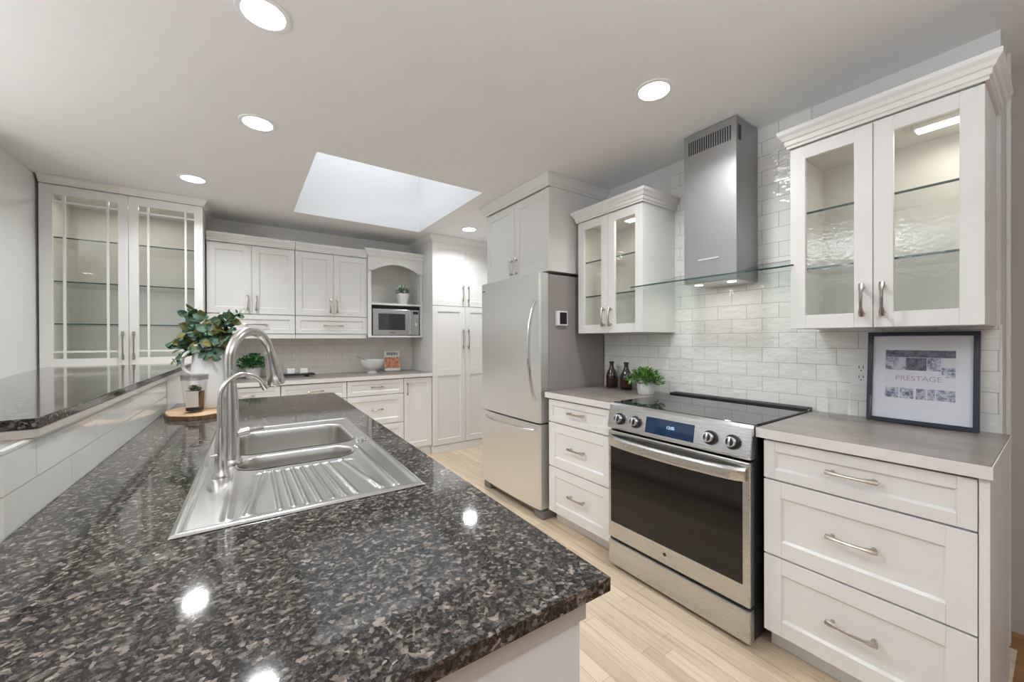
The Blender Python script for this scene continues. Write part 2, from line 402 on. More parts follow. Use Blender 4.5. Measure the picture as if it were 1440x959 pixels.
# ------------------------------------------------------------------ the room
b = MB(); b.box((-4, .12, -.05), (2.60, 4.75, 0)); b.struct('floor', 'oak')
b = MB(); b.box((-4, -3.5, -.05), (2.80, .12, .0)); b.box((2.60, .12, -.05), (2.8, 4.75, -.001)); b.struct('floor_hall', 'parquet')
SK = (.385, 1.585, 2.685, 4.055)     # skylight opening x0 x1 y0 y1
b = MB(); T = CEIL+.03
for a, c in (((-4, -3.5), (2.9, SK[2])), ((-4, SK[3]), (2.9, 4.8)), ((-4, SK[2]), (SK[0], SK[3])), ((SK[1], SK[2]), (2.9, SK[3]))):
    b.box((a[0], a[1], CEIL), (c[0], c[1], T))
b.struct('ceiling', 'ceil')
b = MB(); t = .03; ZT = 3.35
b.box((SK[0]-t, SK[2]-t, T), (SK[0], SK[3]+t, ZT)); b.box((SK[1], SK[2]-t, T), (SK[1]+t, SK[3]+t, ZT))
b.box((SK[0], SK[2]-t, T), (SK[1], SK[2], ZT)); b.box((SK[0], SK[3], T), (SK[1], SK[3]+t, ZT))
b.struct('trim_1', 'shaft')
r_ = MB()
for a, c in (((SK[0], SK[2]), (SK[1], SK[2]+.04)), ((SK[0], SK[3]-.04), (SK[1], SK[3])), ((SK[0], SK[2]), (SK[0]+.04, SK[3])), ((SK[1]-.04, SK[2]), (SK[1], SK[3]))):
    r_.box((a[0], a[1], ZT-.05), (c[0], c[1], ZT))
wn = r_.struct('window_1', 'shaft')
b = MB(); b.box((SK[0]+.04, SK[2]+.04, ZT-.03), (SK[1]-.04, SK[3]-.04, ZT-.025)); b.build('pane', 'glass', wn)

b = MB(); b.box((-1.25, 4.70, 0), (2.80, 4.75, CEIL)); b.struct('wall_back', 'wallp')
b = MB(); b.box((-1.25, 3.30, 0), (-1.195, 4.70, CEIL)); b.struct('wall_left', 'wallw')
b = MB(); b.box((2.385, .150, 0), (2.61, 3.25, CEIL)); b.box((2.61, .150, 0), (2.765, .20, CEIL)); b.box((2.60, 3.25, 0), (2.765, 4.70, CEIL)); b.struct('wall_right', 'wallr')
b = MB(); b.box((2.755, -3.5, 0), (2.80, .150, CEIL)); b.struct('wall_hall', 'wall_dim')
b = MB(); b.box((2.61, .138, 0), (2.66, .150, CEIL), .002); b.struct('trim_2', 'base')
def wall_with_window(name, n, axis, pos, t, lo, hi, wlo, whi, z0=.6, z1=2.3):  # unseen walls; their windows are assumed, put in for daylight
    b = MB()
    def bx(a, c, za, zb, aa=pos, bb=pos+t):
        if axis == 'y': b.box((a, aa, za), (c, bb, zb))
        else: b.box((aa, a, za), (bb, c, zb))
    bx(lo, wlo, 0, CEIL); bx(whi, hi, 0, CEIL); bx(wlo, whi, 0, z0); bx(wlo, whi, z1, CEIL)
    b.struct(name, 'wall_dim' if axis == 'y' else 'wallw')
    b = MB(); e = .05
    bx(wlo, wlo+e, z0, z1); bx(whi-e, whi, z0, z1); bx(wlo+e, whi-e, z0, z0+e); bx(wlo+e, whi-e, z1-e, z1); bx((wlo+whi)/2-.02, (wlo+whi)/2+.02, z0+e, z1-e)
    o = b.struct('window_%d' % n, 'base')
    b = MB(); bx(wlo+e, whi-e, z0+e, z1-e, pos+t*.4, pos+t*.5); b.build('pane', 'glass', o)
wall_with_window('wall_front', 2, 'y', -3.55, .08, -4, 2.8, -2.4, .6)
wall_with_window('wall_dining', 3, 'x', -4.05, .08, -3.5, 3.3, -.6, 2.4)
b = MB(); b.box((-4.0, 3.25, 0), (-1.25, 3.30, CEIL)); b.struct('wall_dining_back', 'wallw')

# tile on the right wall: full height between the two glass cabinets, splash height elsewhere
b = MB(); X0, X1 = 2.375, 2.385
b.box((X0, .752, 1.327), (X1, 1.532, CEIL)); b.box((X0, .150, .90), (X1, 2.12, 1.327))
o = b.build('tile_backsplash', 'tileR', keep='world'); tag(o, 'glossy white subway tile splashback running up the wall behind the range and hood', 'backsplash')
b = MB(); b.box((X0-.003, .145, .917), (X1, .150, 1.33)); b.build('tile_edge_strip', 'base', o)
b = MB(); b.box((X0-.003, .748, 2.215), (X1, .752, CEIL)); b.build('tile_edge_strip', 'base', o)
b = MB(); b.box((-.26, 4.688, .90), (1.74, 4.70, 1.34)); o = b.build('tile_backsplash', 'tileB', keep='world')
tag(o, 'beige-white subway tile splashback on the far wall under the solid-door uppers', 'backsplash')

# ------------------------------------------------------------------ ceiling downlights
def downlight(loc, label, pw=1.0):
    t = thing('recessed_light', label, 'ceiling light', loc, 'recessed ceiling lights')
    x, y, z = loc
    b = MB(); b.lathe([(.068, -.001), (.070, -.005), (.086, -.004), (.088, -.001), (.088, 0)], (x, y, z), 40); b.build('trim_ring', 'ceil', t, smooth=True)
    b = MB(); b.lathe([(0, -.003), (.068, -.003), (.068, 0)], (x, y, z), 40); b.build('lens', 'lens', t)
    a = area('downlight_lamp', (x, y, z-.012), (0, 0, 0), .13, 0, W_DOWN*pw, (.925, .96, 1), True, 140); return t
DL = [((.067, 1.660, CEIL), 'glowing round recessed light in the white ceiling nearest above the sink counter'),
      ((.072, 2.512, CEIL), 'glowing round recessed light in the ceiling left of the skylight, second out from the camera'),
      ((-.294, 3.640, CEIL), 'glowing round recessed light in the ceiling just in front of the tall glass display cabinet'),
      ((1.607, 1.125, CEIL), 'glowing round recessed light in the ceiling in front of the range hood'),
      ((1.985, 3.650, CEIL), 'small glowing recessed light between the skylight and the cabinet over the fridge')]
for l, s_ in DL: downlight(l, s_)
for (x, y) in ((1.6, -.6), (.07, -.3), (-2.2, 1.2), (-2.2, -1.4), (.07, -2.0)):
    t = downlight((x, y, CEIL), 'glowing round recessed light in the ceiling behind the camera', .05); t['group'] = 'recessed lights behind the camera'

# ------------------------------------------------------------------ upper glass cabinets on the right wall
def glass_door(P, u0, v0, u1, v1, parent, rail=.055, pane='seeded', name='door', th=.02, mesh_bars=None, rails=None):
    b = MB(P); rl, rr, rt, rb = rails or (rail, rail, rail, rail)
    b.box((u0, v0, 0), (u0+rl, v1, th), .0015); b.box((u1-rr, v0, 0), (u1, v1, th), .0015)
    b.box((u0+rl, v0, 0), (u1-rr, v0+rb, th), .0015); b.box((u0+rl, v1-rt, 0), (u1-rr, v1, th), .0015)
    if mesh_bars:
        us, vv = mesh_bars
        for c in us: b.box((c-.007, v0+rb, .004), (c+.007, v1-rt, th-.002), .001)
        for c in vv: b.box((u0+rl, c-.007, .003), (u1-rr, c+.007, th-.003), .001)
    d = b.build(name, 'cab', parent)
    b = MB(P); b.box((u0+rl-.003, v0+rb-.003, .004), (u1-rr+.003, v1-rt+.003, .007)); b.build('glass_pane', pane, d)
    return d
def glass_cabinet(P, u0, u1, depth, z0, z1, label, ul, loc, shelves, handles_z, lamp_u):
    t = thing('glass_door_cabinet', label, 'wall cabinet', loc)
    b = MB(P); th = .018; d = depth
    b.box((u0, z0, -d), (u0+th, z1+.03, 0), .001); b.box((u1-th, z0, -d), (u1, z1+.03, 0), .001)
    b.box((u0+th, z0, -d), (u1-th, z0+th, -.001)); b.box((u0+th, z1-th, -d), (u1-th, z1+.03, -.001))
    b.build('carcass', 'cab', t)
    b = MB(P); b.box((u0+th, z0+th, -d), (u1-th, z1-th, -d+.006)); e = .002
    b.box((u0+th, z0+th, -d+.006), (u0+th+e, z1-th, -.012)); b.box((u1-th-e, z0+th, -d+.006), (u1-th, z1-th, -.012)); b.box((u0+th, z1-th-e, -d+.006), (u1-th, z1-th, -.012)); b.box((u0+th, z0+th, -d+.006), (u1-th, z0+th+e, -.012))
    b.build('interior_lining', 'cab_in', t)
    for z in shelves:
        b = MB(P); b.box((u0+th+.003, z-.004, -d+.01), (u1-th-.003, z+.004, -.035)); b.mi = 1
        b.box((u0+th+.003, z-.0045, -.035), (u1-th-.003, z+.0045, -.033)); b.build('glass_shelf', ['shelfglass', 'glassedge'], t)
    mid = (u0+u1)/2
    for k, (a, c) in enumerate(((u0, mid-.0015), (mid+.0015, u1))):
        dd = glass_door(P, a, z0, c, z1, t, rails=(.056, .056, .056, .058))
        handle(P, (mid+.030) if k else (mid-.030), handles_z, .128, dd, True)
    crown(P, ul, z1+.005, t, CROWN_UP)
    b = MB(P); b.box((lamp_u-.16, z1-th-.022, -.15), (lamp_u+.02, z1-th-.002, -.09), .004); lt = b.build('light_fitting', 'plastic', t)
    b = MB(P); b.box((lamp_u-.15, z1-th-.026, -.145), (lamp_u+.01, z1-th-.022, -.095)); b.build('light_lens', 'striplight', lt)
    p = P(lamp_u-.07, z1-th-.03, -.12); area('cabinet_lamp', p, (0, 0, 0), .10, .05, W_CAB, (1, .95, .85))
    return t
XD = 2.05    # carcass front; door faces at 2.03
PR_ = FR(XD)
# NB: in this frame u is world y, so a path running from high y to low y has outward w normal to its left
glass_cabinet(PR_, .160, .718, 2.375-XD, 1.325, 2.128, 'large white glass-door wall cabinet with three glass shelves at the right above the framed print',
              [(.160, -.325), (.160, .02), (.718, .02), (.718, -.325)][::1], (2.2, .44, 1.325), (1.843, 1.592), 1.432, .33)
glass_cabinet(PR_, 1.505, 2.063, 2.375-XD, 1.325, 2.128, 'white glass-door wall cabinet between the fridge and the range hood',
              [(1.505, -.325), (1.505, .02), (2.063, .02), (2.063, -.325)], (2.2, 1.78, 1.325), (1.843, 1.592), 1.432, 1.72)

# cabinet above the fridge
XF = 1.82; P = FR(XF)
t = thing('fridge_top_cabinet', 'white two-door cabinet above the stainless fridge, crown reaching the ceiling', 'wall cabinet', (2.1, 2.55, 1.785))
b = MB(P); b.box((2.122, 1.775, -.562), (2.975, 2.405, 0), .001); b.build('carcass', 'cab', t)
for k, (a, c) in enumerate(((2.122, 2.546), (2.550, 2.975))):
    d = shaker(P, a, 1.775, c, 2.372, t, 'door', .06); handle(P, 2.548+(.033 if k else -.033), 1.862, .13, d, True)
crown(P, [(2.122, -.562), (2.122, .02), (2.975, .02), (2.975, -.562)], 2.380, t, s=1.06)
# filler panel beyond the fridge
# pantry
t = thing('pantry_cabinet', 'tall white two-column pantry cabinet in the far right corner beside the fridge', 'pantry cabinet', (2.15, 4.38, 0))
P = FB(4.08)
b = MB(P); b.box((1.742, .0, -.62), (2.57, 2.40, 0), .001); b.build('carcass', 'cab', t)
b = MB(P); b.box((1.742, .0, 0), (2.57, .085, .012), .002); b.build('toe_board', 'cab', t)
for k, (a, c) in enumerate(((1.742, 2.151), (2.155, 2.57))):
    hu = 2.153+(.035 if k else -.035)
    d = shaker(P, a, 1.672, c, 2.385, t, 'upper_door', .062); handle(P, hu, 1.82, .18, d, True)
    d = shaker(P, a, .092, c, 1.666, t, 'lower_door', .062)
    bb = MB(P); bb.box((a+.062, .875, .008), (c-.062, .945, .020), .0015); bb.build('middle_rail', 'cab', d)
    handle(P, hu, 1.29, .23, d, True)
crown(P, [(2.57, .02), (1.742, .02), (1.742, -.62)][::-1], 2.385, t, s=1.0)

# ------------------------------------------------------------------ back wall uppers
YU = 4.39
P = FB(YU)
for i, (a, c, sp_, lab) in enumerate(((-.262, .424, .071, 'white solid-door wall cabinet over a drawer, the left one beside the tall glass cabinet'), (.430, 1.112, .777, 'white solid-door wall cabinet over a drawer, the right one beside the microwave niche'))):
    t = thing('wall_cabinet', lab, 'wall cabinet', ((a+c)/2, 4.54, 1.30), 'two-door wall cabinets on the far wall')
    b = MB(P); b.box((a, 1.345, -.305), (c, 2.20, 0), .001); b.build('carcass', 'cab', t)
    for k, (l, r) in enumerate(((a, sp_-.0015), (sp_+.0015, c))):
        d = shaker(P, l, 1.532, r, 2.168, t, 'door', .058); handle(P, sp_+(.033 if k else -.033), 1.632, .14, d, True)
    d = shaker(P, a, 1.348, c, 1.524, t, 'drawer', .042); handle(P, (a+c)/2 + (.0 if i else .02), 1.432, .19, d)
    b = MB(P); b.box((a, 1.300, -.02), (c, 1.345, .012), .002); b.build('light_valance', 'cab', t)
    crown(P, [(a, .02), (c, .02)][::1], 2.175, t, CROWN_UP, name='crown_moulding')
# microwave niche
t = thing('microwave_cabinet', 'white open niche cabinet with an arched top holding the microwave', 'wall cabinet', (1.43, 4.5, 1.31))
YM = 4.345; P = FB(YM)
b = MB(P); z0, z1 = 1.312, 2.20; a, c = 1.116, 1.738
b.box((a, z0, -.35), (a+.038, z1, 0), .001); b.box((c-.024, z0, -.35), (c, z1, 0), .001)
b.box((a, z0, -.35), (c, z0+.02, .004), .001); b.box((a, z1-.02, -.35), (c, z1, 0)); b.build('carcass', 'cab', t)
b = MB(P); b.box((a+.038, z0+.02, -.35), (c-.024, z1-.02, -.342)); b.build('back_panel', 'wallp', t)
b = MB(P); b.box((a+.038, 1.672, -.342), (c-.024, 1.694, .0), .001); b.build('shelf', 'cab', t)
b = MB(P); aa, cc = a, c; pts = [(aa, z1), (aa, 2.045), (aa+.055, 2.045)]
for i in range(17):
    q = i/16; pts.append((aa+.055+(cc-aa-.11)*q, 2.045+.082*math.sin(PI*q)**.9))
pts += [(cc-.055, 2.045), (cc, 2.045), (cc, z1)]
pts2 = []
for q in pts:
    if not pts2 or (abs(q[0]-pts2[-1][0])+abs(q[1]-pts2[-1][1])) > 1e-4: pts2.append(q)
b.prism(pts2, 0, .018, lambda p, q, w_: (p, q, w_)); b.build('arched_valance', 'cab', t)
crown(P, [(a, -.045), (a, .018), (c, .018)], 2.195, t, CROWN_UP)
# microwave
t = thing('microwave', 'silver microwave with dark window inside the white niche', 'microwave', (1.43, 4.50, 1.333))
P = FB(YM+.015)
b = MB(P); b.box((1.172, 1.334, -.30), (1.700, 1.632, -.02), .004); b.build('body', 'black', t)
b = MB(P); b.box((1.172, 1.340, -.02), (1.598, 1.628, .0), .003); b.build('door', 'steel_h', t)
b = MB(P); b.box((1.232, 1.395, -.001), (1.535, 1.580, .002), .001); b.build('window', 'mwglass', t)
b = MB(P); b.box((1.600, 1.340, -.02), (1.700, 1.628, .0), .003); pn = b.build('control_panel', 'steel_h', t)
b = MB(P); b.box((1.626, 1.580, -.001), (1.688, 1.612, .002)); b.build('display', 'black', pn)
b = MB(P); b.tube([(1.655, 1.46, .0), (1.655, 1.46, .016)], .017, 20); b.build('knob', 'chrome', pn, smooth=True)
b = MB(P); b.tube([(1.582, 1.36, .018), (1.582, 1.61, .018)], .006, 8); b.tube([(1.582, 1.375, -.002), (1.582, 1.375, .018)], .004, 6); b.tube([(1.582, 1.595, -.002), (1.582, 1.595, .018)], .004, 6); b.build('handle', 'chrome', t, smooth=True)
b = MB(P); b.box((1.36, 1.362, -.001), (1.41, 1.369, .001)); b.build('maker_mark', 'dark_ink', t)
b = MB(P); b.box((1.155, 1.3325, -.30), (1.170, 1.668, -.018)); b.box((1.702, 1.3325, -.30), (1.7135, 1.668, -.018)); b.box((1.170, 1.636, -.30), (1.702, 1.668, -.04)); b.build('dark_surround', 'black', t)

# ------------------------------------------------------------------ tall glass display cabinet at the left
t = thing('display_cabinet', 'tall white display cabinet with lattice glass doors at the left end of the room', 'display cabinet', (-.72, 4.4, 0))
YL = 4.16; P = FB(YL); a, c = -1.178, -.272; zb, zt = 1.09, 2.40; D = .53
b = MB(P); th = .02
b.box((a, 0, -D), (a+th, 2.42, 0), .001); b.box((c-th, 0, -D), (c, 2.42, 0), .001); b.box((a+th, 2.38, -D), (c-th, 2.42, -.001)); b.box((a+th, zb-.03, -D), (c-th, zb-.008, -.001)); b.box((a+th, 0, -D), (c-th, .10, -.03))
b.build('carcass', 'cab', t)
b = MB(P); b.box((a+th, .10, -D), (c-th, zb-.03, -D+.01)); b.box((a+th, zb-.008, -D), (c-th, 2.38, -D+.006))
b.box((a+th, zb-.008, -D+.006), (a+th+.002, 2.38, -.012)); b.box((c-th-.002, zb-.008, -D+.006), (c-th, 2.38, -.012)); b.build('interior_lining', 'cab_in', t)
for z in (2.037, 1.717, 1.407):
    b = MB(P); b.box((a+th+.003, z-.004, -D+.01), (c-th-.003, z+.004, -.045)); b.mi = 1
    b.box((a+th+.003, z-.0045, -.045), (c-th-.003, z+.0045, -.042)); b.build('glass_shelf', ['shelfglass', 'glassedge'], t)
mid = -.722
for k, (l, r) in enumerate(((a, mid-.0015), (mid+.0015, c))):
    rl = .066 if k == 0 else .056
    g0, g1, h0, h1 = l+rl, r-.056, zb+.063, zt-.065
    d = glass_door(P, l, zb, r, zt, t, rails=(rl, .056, .065, .063), pane='glass', mesh_bars=((g0+.055, g1-.055), (h0+.050, h1-.050)))
    handle(P, mid+(.030 if k else -.030), 1.246, .215, d, True)
    for (v0, v1, hv) in ((.895, 1.058, .98), (.10, .888, .80)):
        d = shaker(P, l, v0, r, v1, t, 'drawer' if v0 > .5 else 'lower_door', .05)
        if v0 > .5: handle(P, (l+r)/2, hv, .14, d)
        else: handle(P, mid+(.035 if k else -.035), hv, .14, d, True)
crown(P, [(a, .02), (c, .02), (c, -.53)][::1], 2.404, t, s=.74)
area('display_cabinet_lamp', P(-.72, 2.37, -.2), (0, 0, 0), .5, .06, 1.2, (1, .95, .86))

# ------------------------------------------------------------------ base cabinets
def base_drawers(P, u0, u1, depth, splits, label, loc, hl=.14, cat='base cabinet', name='drawer_cabinet', toe=True, group=None, d0=.055):
    t = thing(name, label, cat, loc, group)
    b = MB(P); b.box((u0, .09, -depth), (u1, .872, 0), .001); b.build('carcass', 'cab', t)
    if toe:
        b = MB(P); b.box((u0, 0, -depth), (u1, .09, -.055)); b.build('toe_board', 'cab', t)
    for (v0, v1) in splits:
        d = shaker(P, u0+.0015, v0, u1-.0015, v1, t, 'drawer', d0 if v1-v0 > .2 else .040); handle(P, (u0+u1)/2, (v0+v1)/2+.006, hl, d)
    return t
P = FR(1.772)
SPL = ((.716, .868), (.410, .709), (.094, .403))
base_drawers(P, .150, .716, .603, SPL, 'white three-drawer base cabinet to the right of the range, under the framed print', (2.07, .43, 0), d0=.062)
base_drawers(P, 1.512, 2.075, .603, SPL, 'white three-drawer base cabinet between the fridge and the range', (2.07, 1.79, 0), d0=.062)
b = MB(); b.box((1.750, .128, 0), (2.375, .149, .875), .001); tag(b.build('end_panel', 'cab'), 'plain white end panel at the right side of the right drawer cabinet', 'panel')
P = FB(4.10)
base_drawers(P, .846, 1.416, .585, SPL, 'white drawer cabinet under the far counter, next to the narrow door cabinet', (1.13, 4.4, 0), .12)
base_drawers(P, .282, .842, .585, SPL, 'white drawer cabinet under the far counter, seen just over the sink counter edge', (.56, 4.4, 0), .14)
base_drawers(P, -.268, .278, .585, SPL, 'white drawer cabinet under the far counter, seen through the faucet arch', (0, 4.4, 0), .15)
t = thing('door_cabinet', 'narrow white one-door base cabinet in the far corner beside the pantry', 'base cabinet', (1.58, 4.4, 0))
b = MB(P); b.box((1.420, .09, -.585), (1.738, .872, 0), .001); b.build('carcass', 'cab', t)
b = MB(P); b.box((1.420, 0, -.585), (1.738, .09, -.02)); b.build('toe_board', 'cab', t)
d = shaker(P, 1.4215, .110, 1.735, .868, t, 'door', .055); handle(P, 1.452, .755, .13, d, True)

def worktop(label, x0, x1, y0, y1, edge):
    t = thing('laminate_worktop', label, 'worktop', ((x0+x1)/2, (y0+y1)/2, .876))
    b = MB(); b.box((x0, y0, .876), (x1, y1, .916), .003); b.build('top', 'lam', t)
    b = MB()
    if 'x' in edge: b.box((x0-.002, y0-(.002 if 'y' in edge else 0), .877), (x0+.0005, y1, .9145))
    if 'y' in edge: b.box((x0, y0-.002, .877), (x1, y0+.0005, .9145))
    b.build('edge_strip', 'lamedge', t)
worktop('taupe laminate worktop with pale edge to the right of the range', 1.738, 2.374, .124, .738, 'xy')
worktop('taupe laminate worktop with pale edge between the fridge and the range', 1.738, 2.374, 1.497, 2.098, 'x')
worktop('laminate worktop with pale edge along the far wall under the solid-door uppers', -.266, 1.739, 4.062, 4.687, 'y')

# ------------------------------------------------------------------ fridge
t = thing('refrigerator', 'stainless bottom-freezer refrigerator with grey sides between the pantry and the range run', 'refrigerator', (2.05, 2.53, 0))
FY0, FY1 = 2.124, 2.93
b = MB(); b.box((1.797, FY0+.002, .035), (2.372, FY1-.002, 1.752), .006); b.build('case', 'fridge_side', t)
def fdoor(z0, z1, name):
    b = MB(); pts = []; n = 14
    pts.append((1.792, FY0)); pts.append((1.724, FY0))
    for i in range(n+1):
        q = i/n; y = FY0+.010+(FY1-FY0-.020)*q; pts.append((1.7135-.011*math.sin(PI*q)**.8, y))
    pts.append((1.724, FY1)); pts.append((1.792, FY1))
    b.prism(pts, z0, z1, lambda p, q, w_: (p, q, w_), .003); return b.build(name, 'fridge', t, smooth=True, angle=28)
ud = fdoor(.688, 1.757, 'fridge_door'); ld = fdoor(.075, .676, 'freezer_door')
b = MB(); b.box((1.792, FY0+.01, .08), (1.797, FY1-.01, 1.75)); b.build('door_gasket', 'darkgap', t)
b = MB(); b.box((1.75, FY0+.02, .03), (1.797, FY1-.02, .075)); b.build('grille', 'fridge_foot', t)
for y0, y1 in ((FY0-.002, FY0+.10), (FY1-.10, FY1+.002)):
    b = MB(); b.box((1.735, y0, 0), (1.86, y1, .055), .008); b.build('foot', 'fridge_foot', t)
b = MB(); pts = []
for i in range(19):
    q = i/18; z = .850+.705*q; pts.append((1.700-.062*math.sin(PI*q)**.62, 2.156, z))
b.tube(pts, .011, 12, flat=(1.3, .8)); b.build('handle', 'chrome', ud, smooth=True)
b = MB(); pts = []
for i in range(17):
    q = i/16; y = 2.165+.66*q; pts.append((1.698-.052*math.sin(PI*q)**.5, y, .640))
b.tube(pts, .011, 12, flat=(.8, 1.3)); b.build('handle', 'chrome', ld, smooth=True)
b = MB(); b.box((1.7085, 2.865, 1.690), (1.7125, 2.900, 1.697)); b.build('maker_mark', 'dark_ink', ud)
t = thing('timer', 'small white square magnetic timer with a black screen stuck on the grey fridge side', 'timer', (1.905, 2.115, 1.37))
b = MB(); b.box((1.858, 2.098, 1.382), (1.958, 2.124, 1.488), .004); b.build('body', 'plastic', t)
b = MB(); b.box((1.880, 2.0965, 1.392), (1.948, 2.0985, 1.478), .001); b.build('screen', 'black', t)

# ------------------------------------------------------------------ range
t = thing('range', 'stainless slide-in electric range with black oven window and blue display', 'range', (2.03, 1.117, 0))
RY0, RY1 = .744, 1.490
b = MB(); b.box((1.742, RY0+.004, .02), (2.36, RY1-.004, .905), .002); b.build('body', 'darkgap', t)
for y in (RY0+.04, RY1-.08):
    b = MB(); b.box((1.76, y, 0), (1.80, y+.04, .03)); b.build('foot', 'black', t)
b = MB(); b.box((1.738, RY0-.002, .908), (2.292, RY1+.002, .924), .003); b.build('cooktop', 'cooktop', t)
b = MB()
for (x0, x1, mi) in ((2.293, 2.311, 0), (2.311, 2.329, 1), (2.329, 2.368, 0)):
    b.mi = mi; b.box((x0, RY0-.002, .908), (x1, RY1+.002, .934 if mi == 0 else .930), .002)
b.build('rear_vent_trim', ['black', 'chrome'], t)
prof = [(1.760, .922), (1.728, .922), (1.717, .912), (1.693, .792), (1.700, .783), (1.760, .783)]
b = MB(); b.prism(prof, RY0-.003, RY1+.003, lambda p, q, w_: (p, w_, q), .002); cpn = b.build('control_panel', 'steel_h', t)
nx = Vector((-(.912-.792), 0, (1.717-1.693))).normalized()    # outward normal of the sloping panel
up_ = Vector((1.717-1.693, 0, .912-.792)).normalized()
base0 = Vector((1.693, 0, .792))
def PP(u, v, w_): return base0 + V(0, u, 0) + up_*v + nx*w_
L_ = (.912-.792)
b = MB(PP); b.box((.985, .012, -.001), (1.245, .092, .0015), .0008); ds = b.build('display', 'display', cpn); ds['label'] = 'blue touch display'
def text(s_, P_, u, v, w_, size, mat, parent, name='lettering', bold=0.0, ext=.0004, mirror=False, italic=0):
    cu_ = bpy.data.curves.new('t', 'FONT'); cu_.body = s_; cu_.size = size; cu_.extrude = ext; cu_.offset = bold; cu_.align_x = 'CENTER'; cu_.shear = italic
    o_ = bpy.data.objects.new('t', cu_); C.objects.link(o_); bpy.context.view_layer.update()
    me = bpy.data.meshes.new_from_object(o_.evaluated_get(bpy.context.evaluated_depsgraph_get())); bpy.data.objects.remove(o_)
    org = ORG.get(parent.name, V(0, 0, 0))
    for vtx in me.vertices: c_ = vtx.co.copy(); vtx.co = P_(u+(-c_.x if mirror else c_.x), v+c_.y, w_+c_.z) - org
    me.materials.clear(); me.materials.append(M[mat]); n_ = bpy.data.objects.new(name, me); C.objects.link(n_); n_.parent = parent; ORG[n_.name] = org; return n_
text('12:05', PP, 1.105, .050, .0018, .020, 'digits', ds, 'clock_digits', mirror=True)
for u in (1.408, 1.305, .908, .812):
    k = MB(PP); k.mi = 1; k.tube([(u, .052, 0), (u, .052, .010)], .031, 28); k.mi = 0; k.tube([(u, .052, .010), (u, .052, .034)], [.0235, .0215], 28)
    k.box((u-.005, .032, .034), (u+.005, .072, .040), .0015); kn = k.build('knob', ['chrome', 'black'], cpn, smooth=True)
    k = MB(PP); k.tube([(u, .052, .0335), (u, .052, .0352)], .0165, 24); k.build('knob_face', 'black', kn)
# oven door
P = FR(1.742)
b = MB(P); b.box((RY0, .172, .0), (RY1, .772, .045), .006); od = b.build('oven_door', 'steel_h', t)
b = MB(P); b.box((.772, .262, .044), (1.470, .700, .0475), .001); b.build('oven_window', 'ovenglass', od)
b = MB(); rows = []
for i in range(25):
    q = i/24; y = RY0+.012+(RY1-RY0-.024)*q; x = 1.690-.050*(math.sin(PI*q)**.45)
    rows.append([(x, y, .694), (x-.007, y, .704), (x-.009, y, .738), (x-.002, y, .747), (x+.010, y, .748), (x+.010, y, .694)])
vr = [[b.bm.verts.new(p) for p in r_] for r_ in rows]
for A, B in zip(vr, vr[1:]):
    for i in range(6): b.bm.faces.new([A[i], A[(i+1) % 6], B[(i+1) % 6], B[i]])
b.bm.faces.new(vr[0]); b.bm.faces.new(vr[-1][::-1]); b.build('handle', 'steel_h', od, smooth=True, angle=30)
b = MB(P); b.box((RY0+.002, .158, .004), (RY1-.002, .172, .030)); b.build('drawer_gap', 'darkgap', t)
b = MB(P); b.box((RY0, .022, .0), (RY1, .158, .045), .008); b.build('storage_drawer', 'steel_h', t)
# maker's mark on the lower door rail: round badge and lettering
mk = MB(P); mk.tube([(1.134, .222, .044), (1.134, .222, .0458)], .009, 24); mk.build('maker_badge', 'dark_ink', od)
text('LG', P, 1.108, .2165, .0455, .015, 'grey_ink', od, 'maker_lettering', mirror=True)

# ------------------------------------------------------------------ hood
t = thing('range_hood', 'stainless chimney range hood with a curved glass canopy above the range', 'range hood', (2.25, 1.145, 1.585))
b = MB(); b.box((2.130, .996, 1.600), (2.374, 1.290, 2.455), .002); ch = b.build('chimney', 'hood', t)
b = MB()
for i in range(19):
    y = 1.025+i*.0128; b.box((2.1285, y, 2.338), (2.1302, y+.0055, 2.415))
for i in range(3):
    b.box((2.15+i*.012, .9945, 2.335), (2.154+i*.012, .9962, 2.415))
b.build('vent_slots', 'darkgap', ch)
b = MB(); b.box((2.1265, 1.085, 1.722), (2.1305, 1.205, 1.732), .001); b.build('control_strip', 'chrome', ch)
# glass canopy: bowed front, falling towards the room
b = MB(); ny, nx_ = 36, 8; g = []
for i in range(ny+1):
    q = i/ny; y = .700+.895*q; e = abs(2*q-1); xf = 1.885+.155*e**6
    row = []
    for j in range(nx_+1):
        x = 2.373+(xf-2.373)*j/nx_; z = 1.592+.105*((x-1.885)/.49)**1.25 if x > 1.885 else 1.592
        row.append((x, y, z))
    g.append(row)
tv = [[b.bm.verts.new(p) for p in r_] for r_ in g]; bv_ = [[b.bm.verts.new((p[0], p[1], p[2]-.007)) for p in r_] for r_ in g]
for i in range(ny):
    for j in range(nx_):
        b.bm.faces.new([tv[i][j], tv[i+1][j], tv[i+1][j+1], tv[i][j+1]]); b.bm.faces.new([bv_[i][j], bv_[i][j+1], bv_[i+1][j+1], bv_[i+1][j]])
b.mi = 1
def ef(*v_): f = b.bm.faces.new(v_); f.material_index = 1
for i in range(ny): ef(tv[i][nx_], tv[i+1][nx_], bv_[i+1][nx_], bv_[i][nx_]); ef(tv[i+1][0], tv[i][0], bv_[i][0], bv_[i+1][0])
for j in range(nx_): ef(tv[0][j], tv[0][j+1], bv_[0][j+1], bv_[0][j]); ef(tv[ny][j+1], tv[ny][j], bv_[ny][j], bv_[ny][j+1])
b.build('glass_canopy', ['hoodglass', 'glassedge'], t, smooth=True)
b = MB(); b.box((2.14, 1.003, 1.594), (2.37, 1.283, 1.601), .001); ft = b.build('filter_plate', 'steel', t)
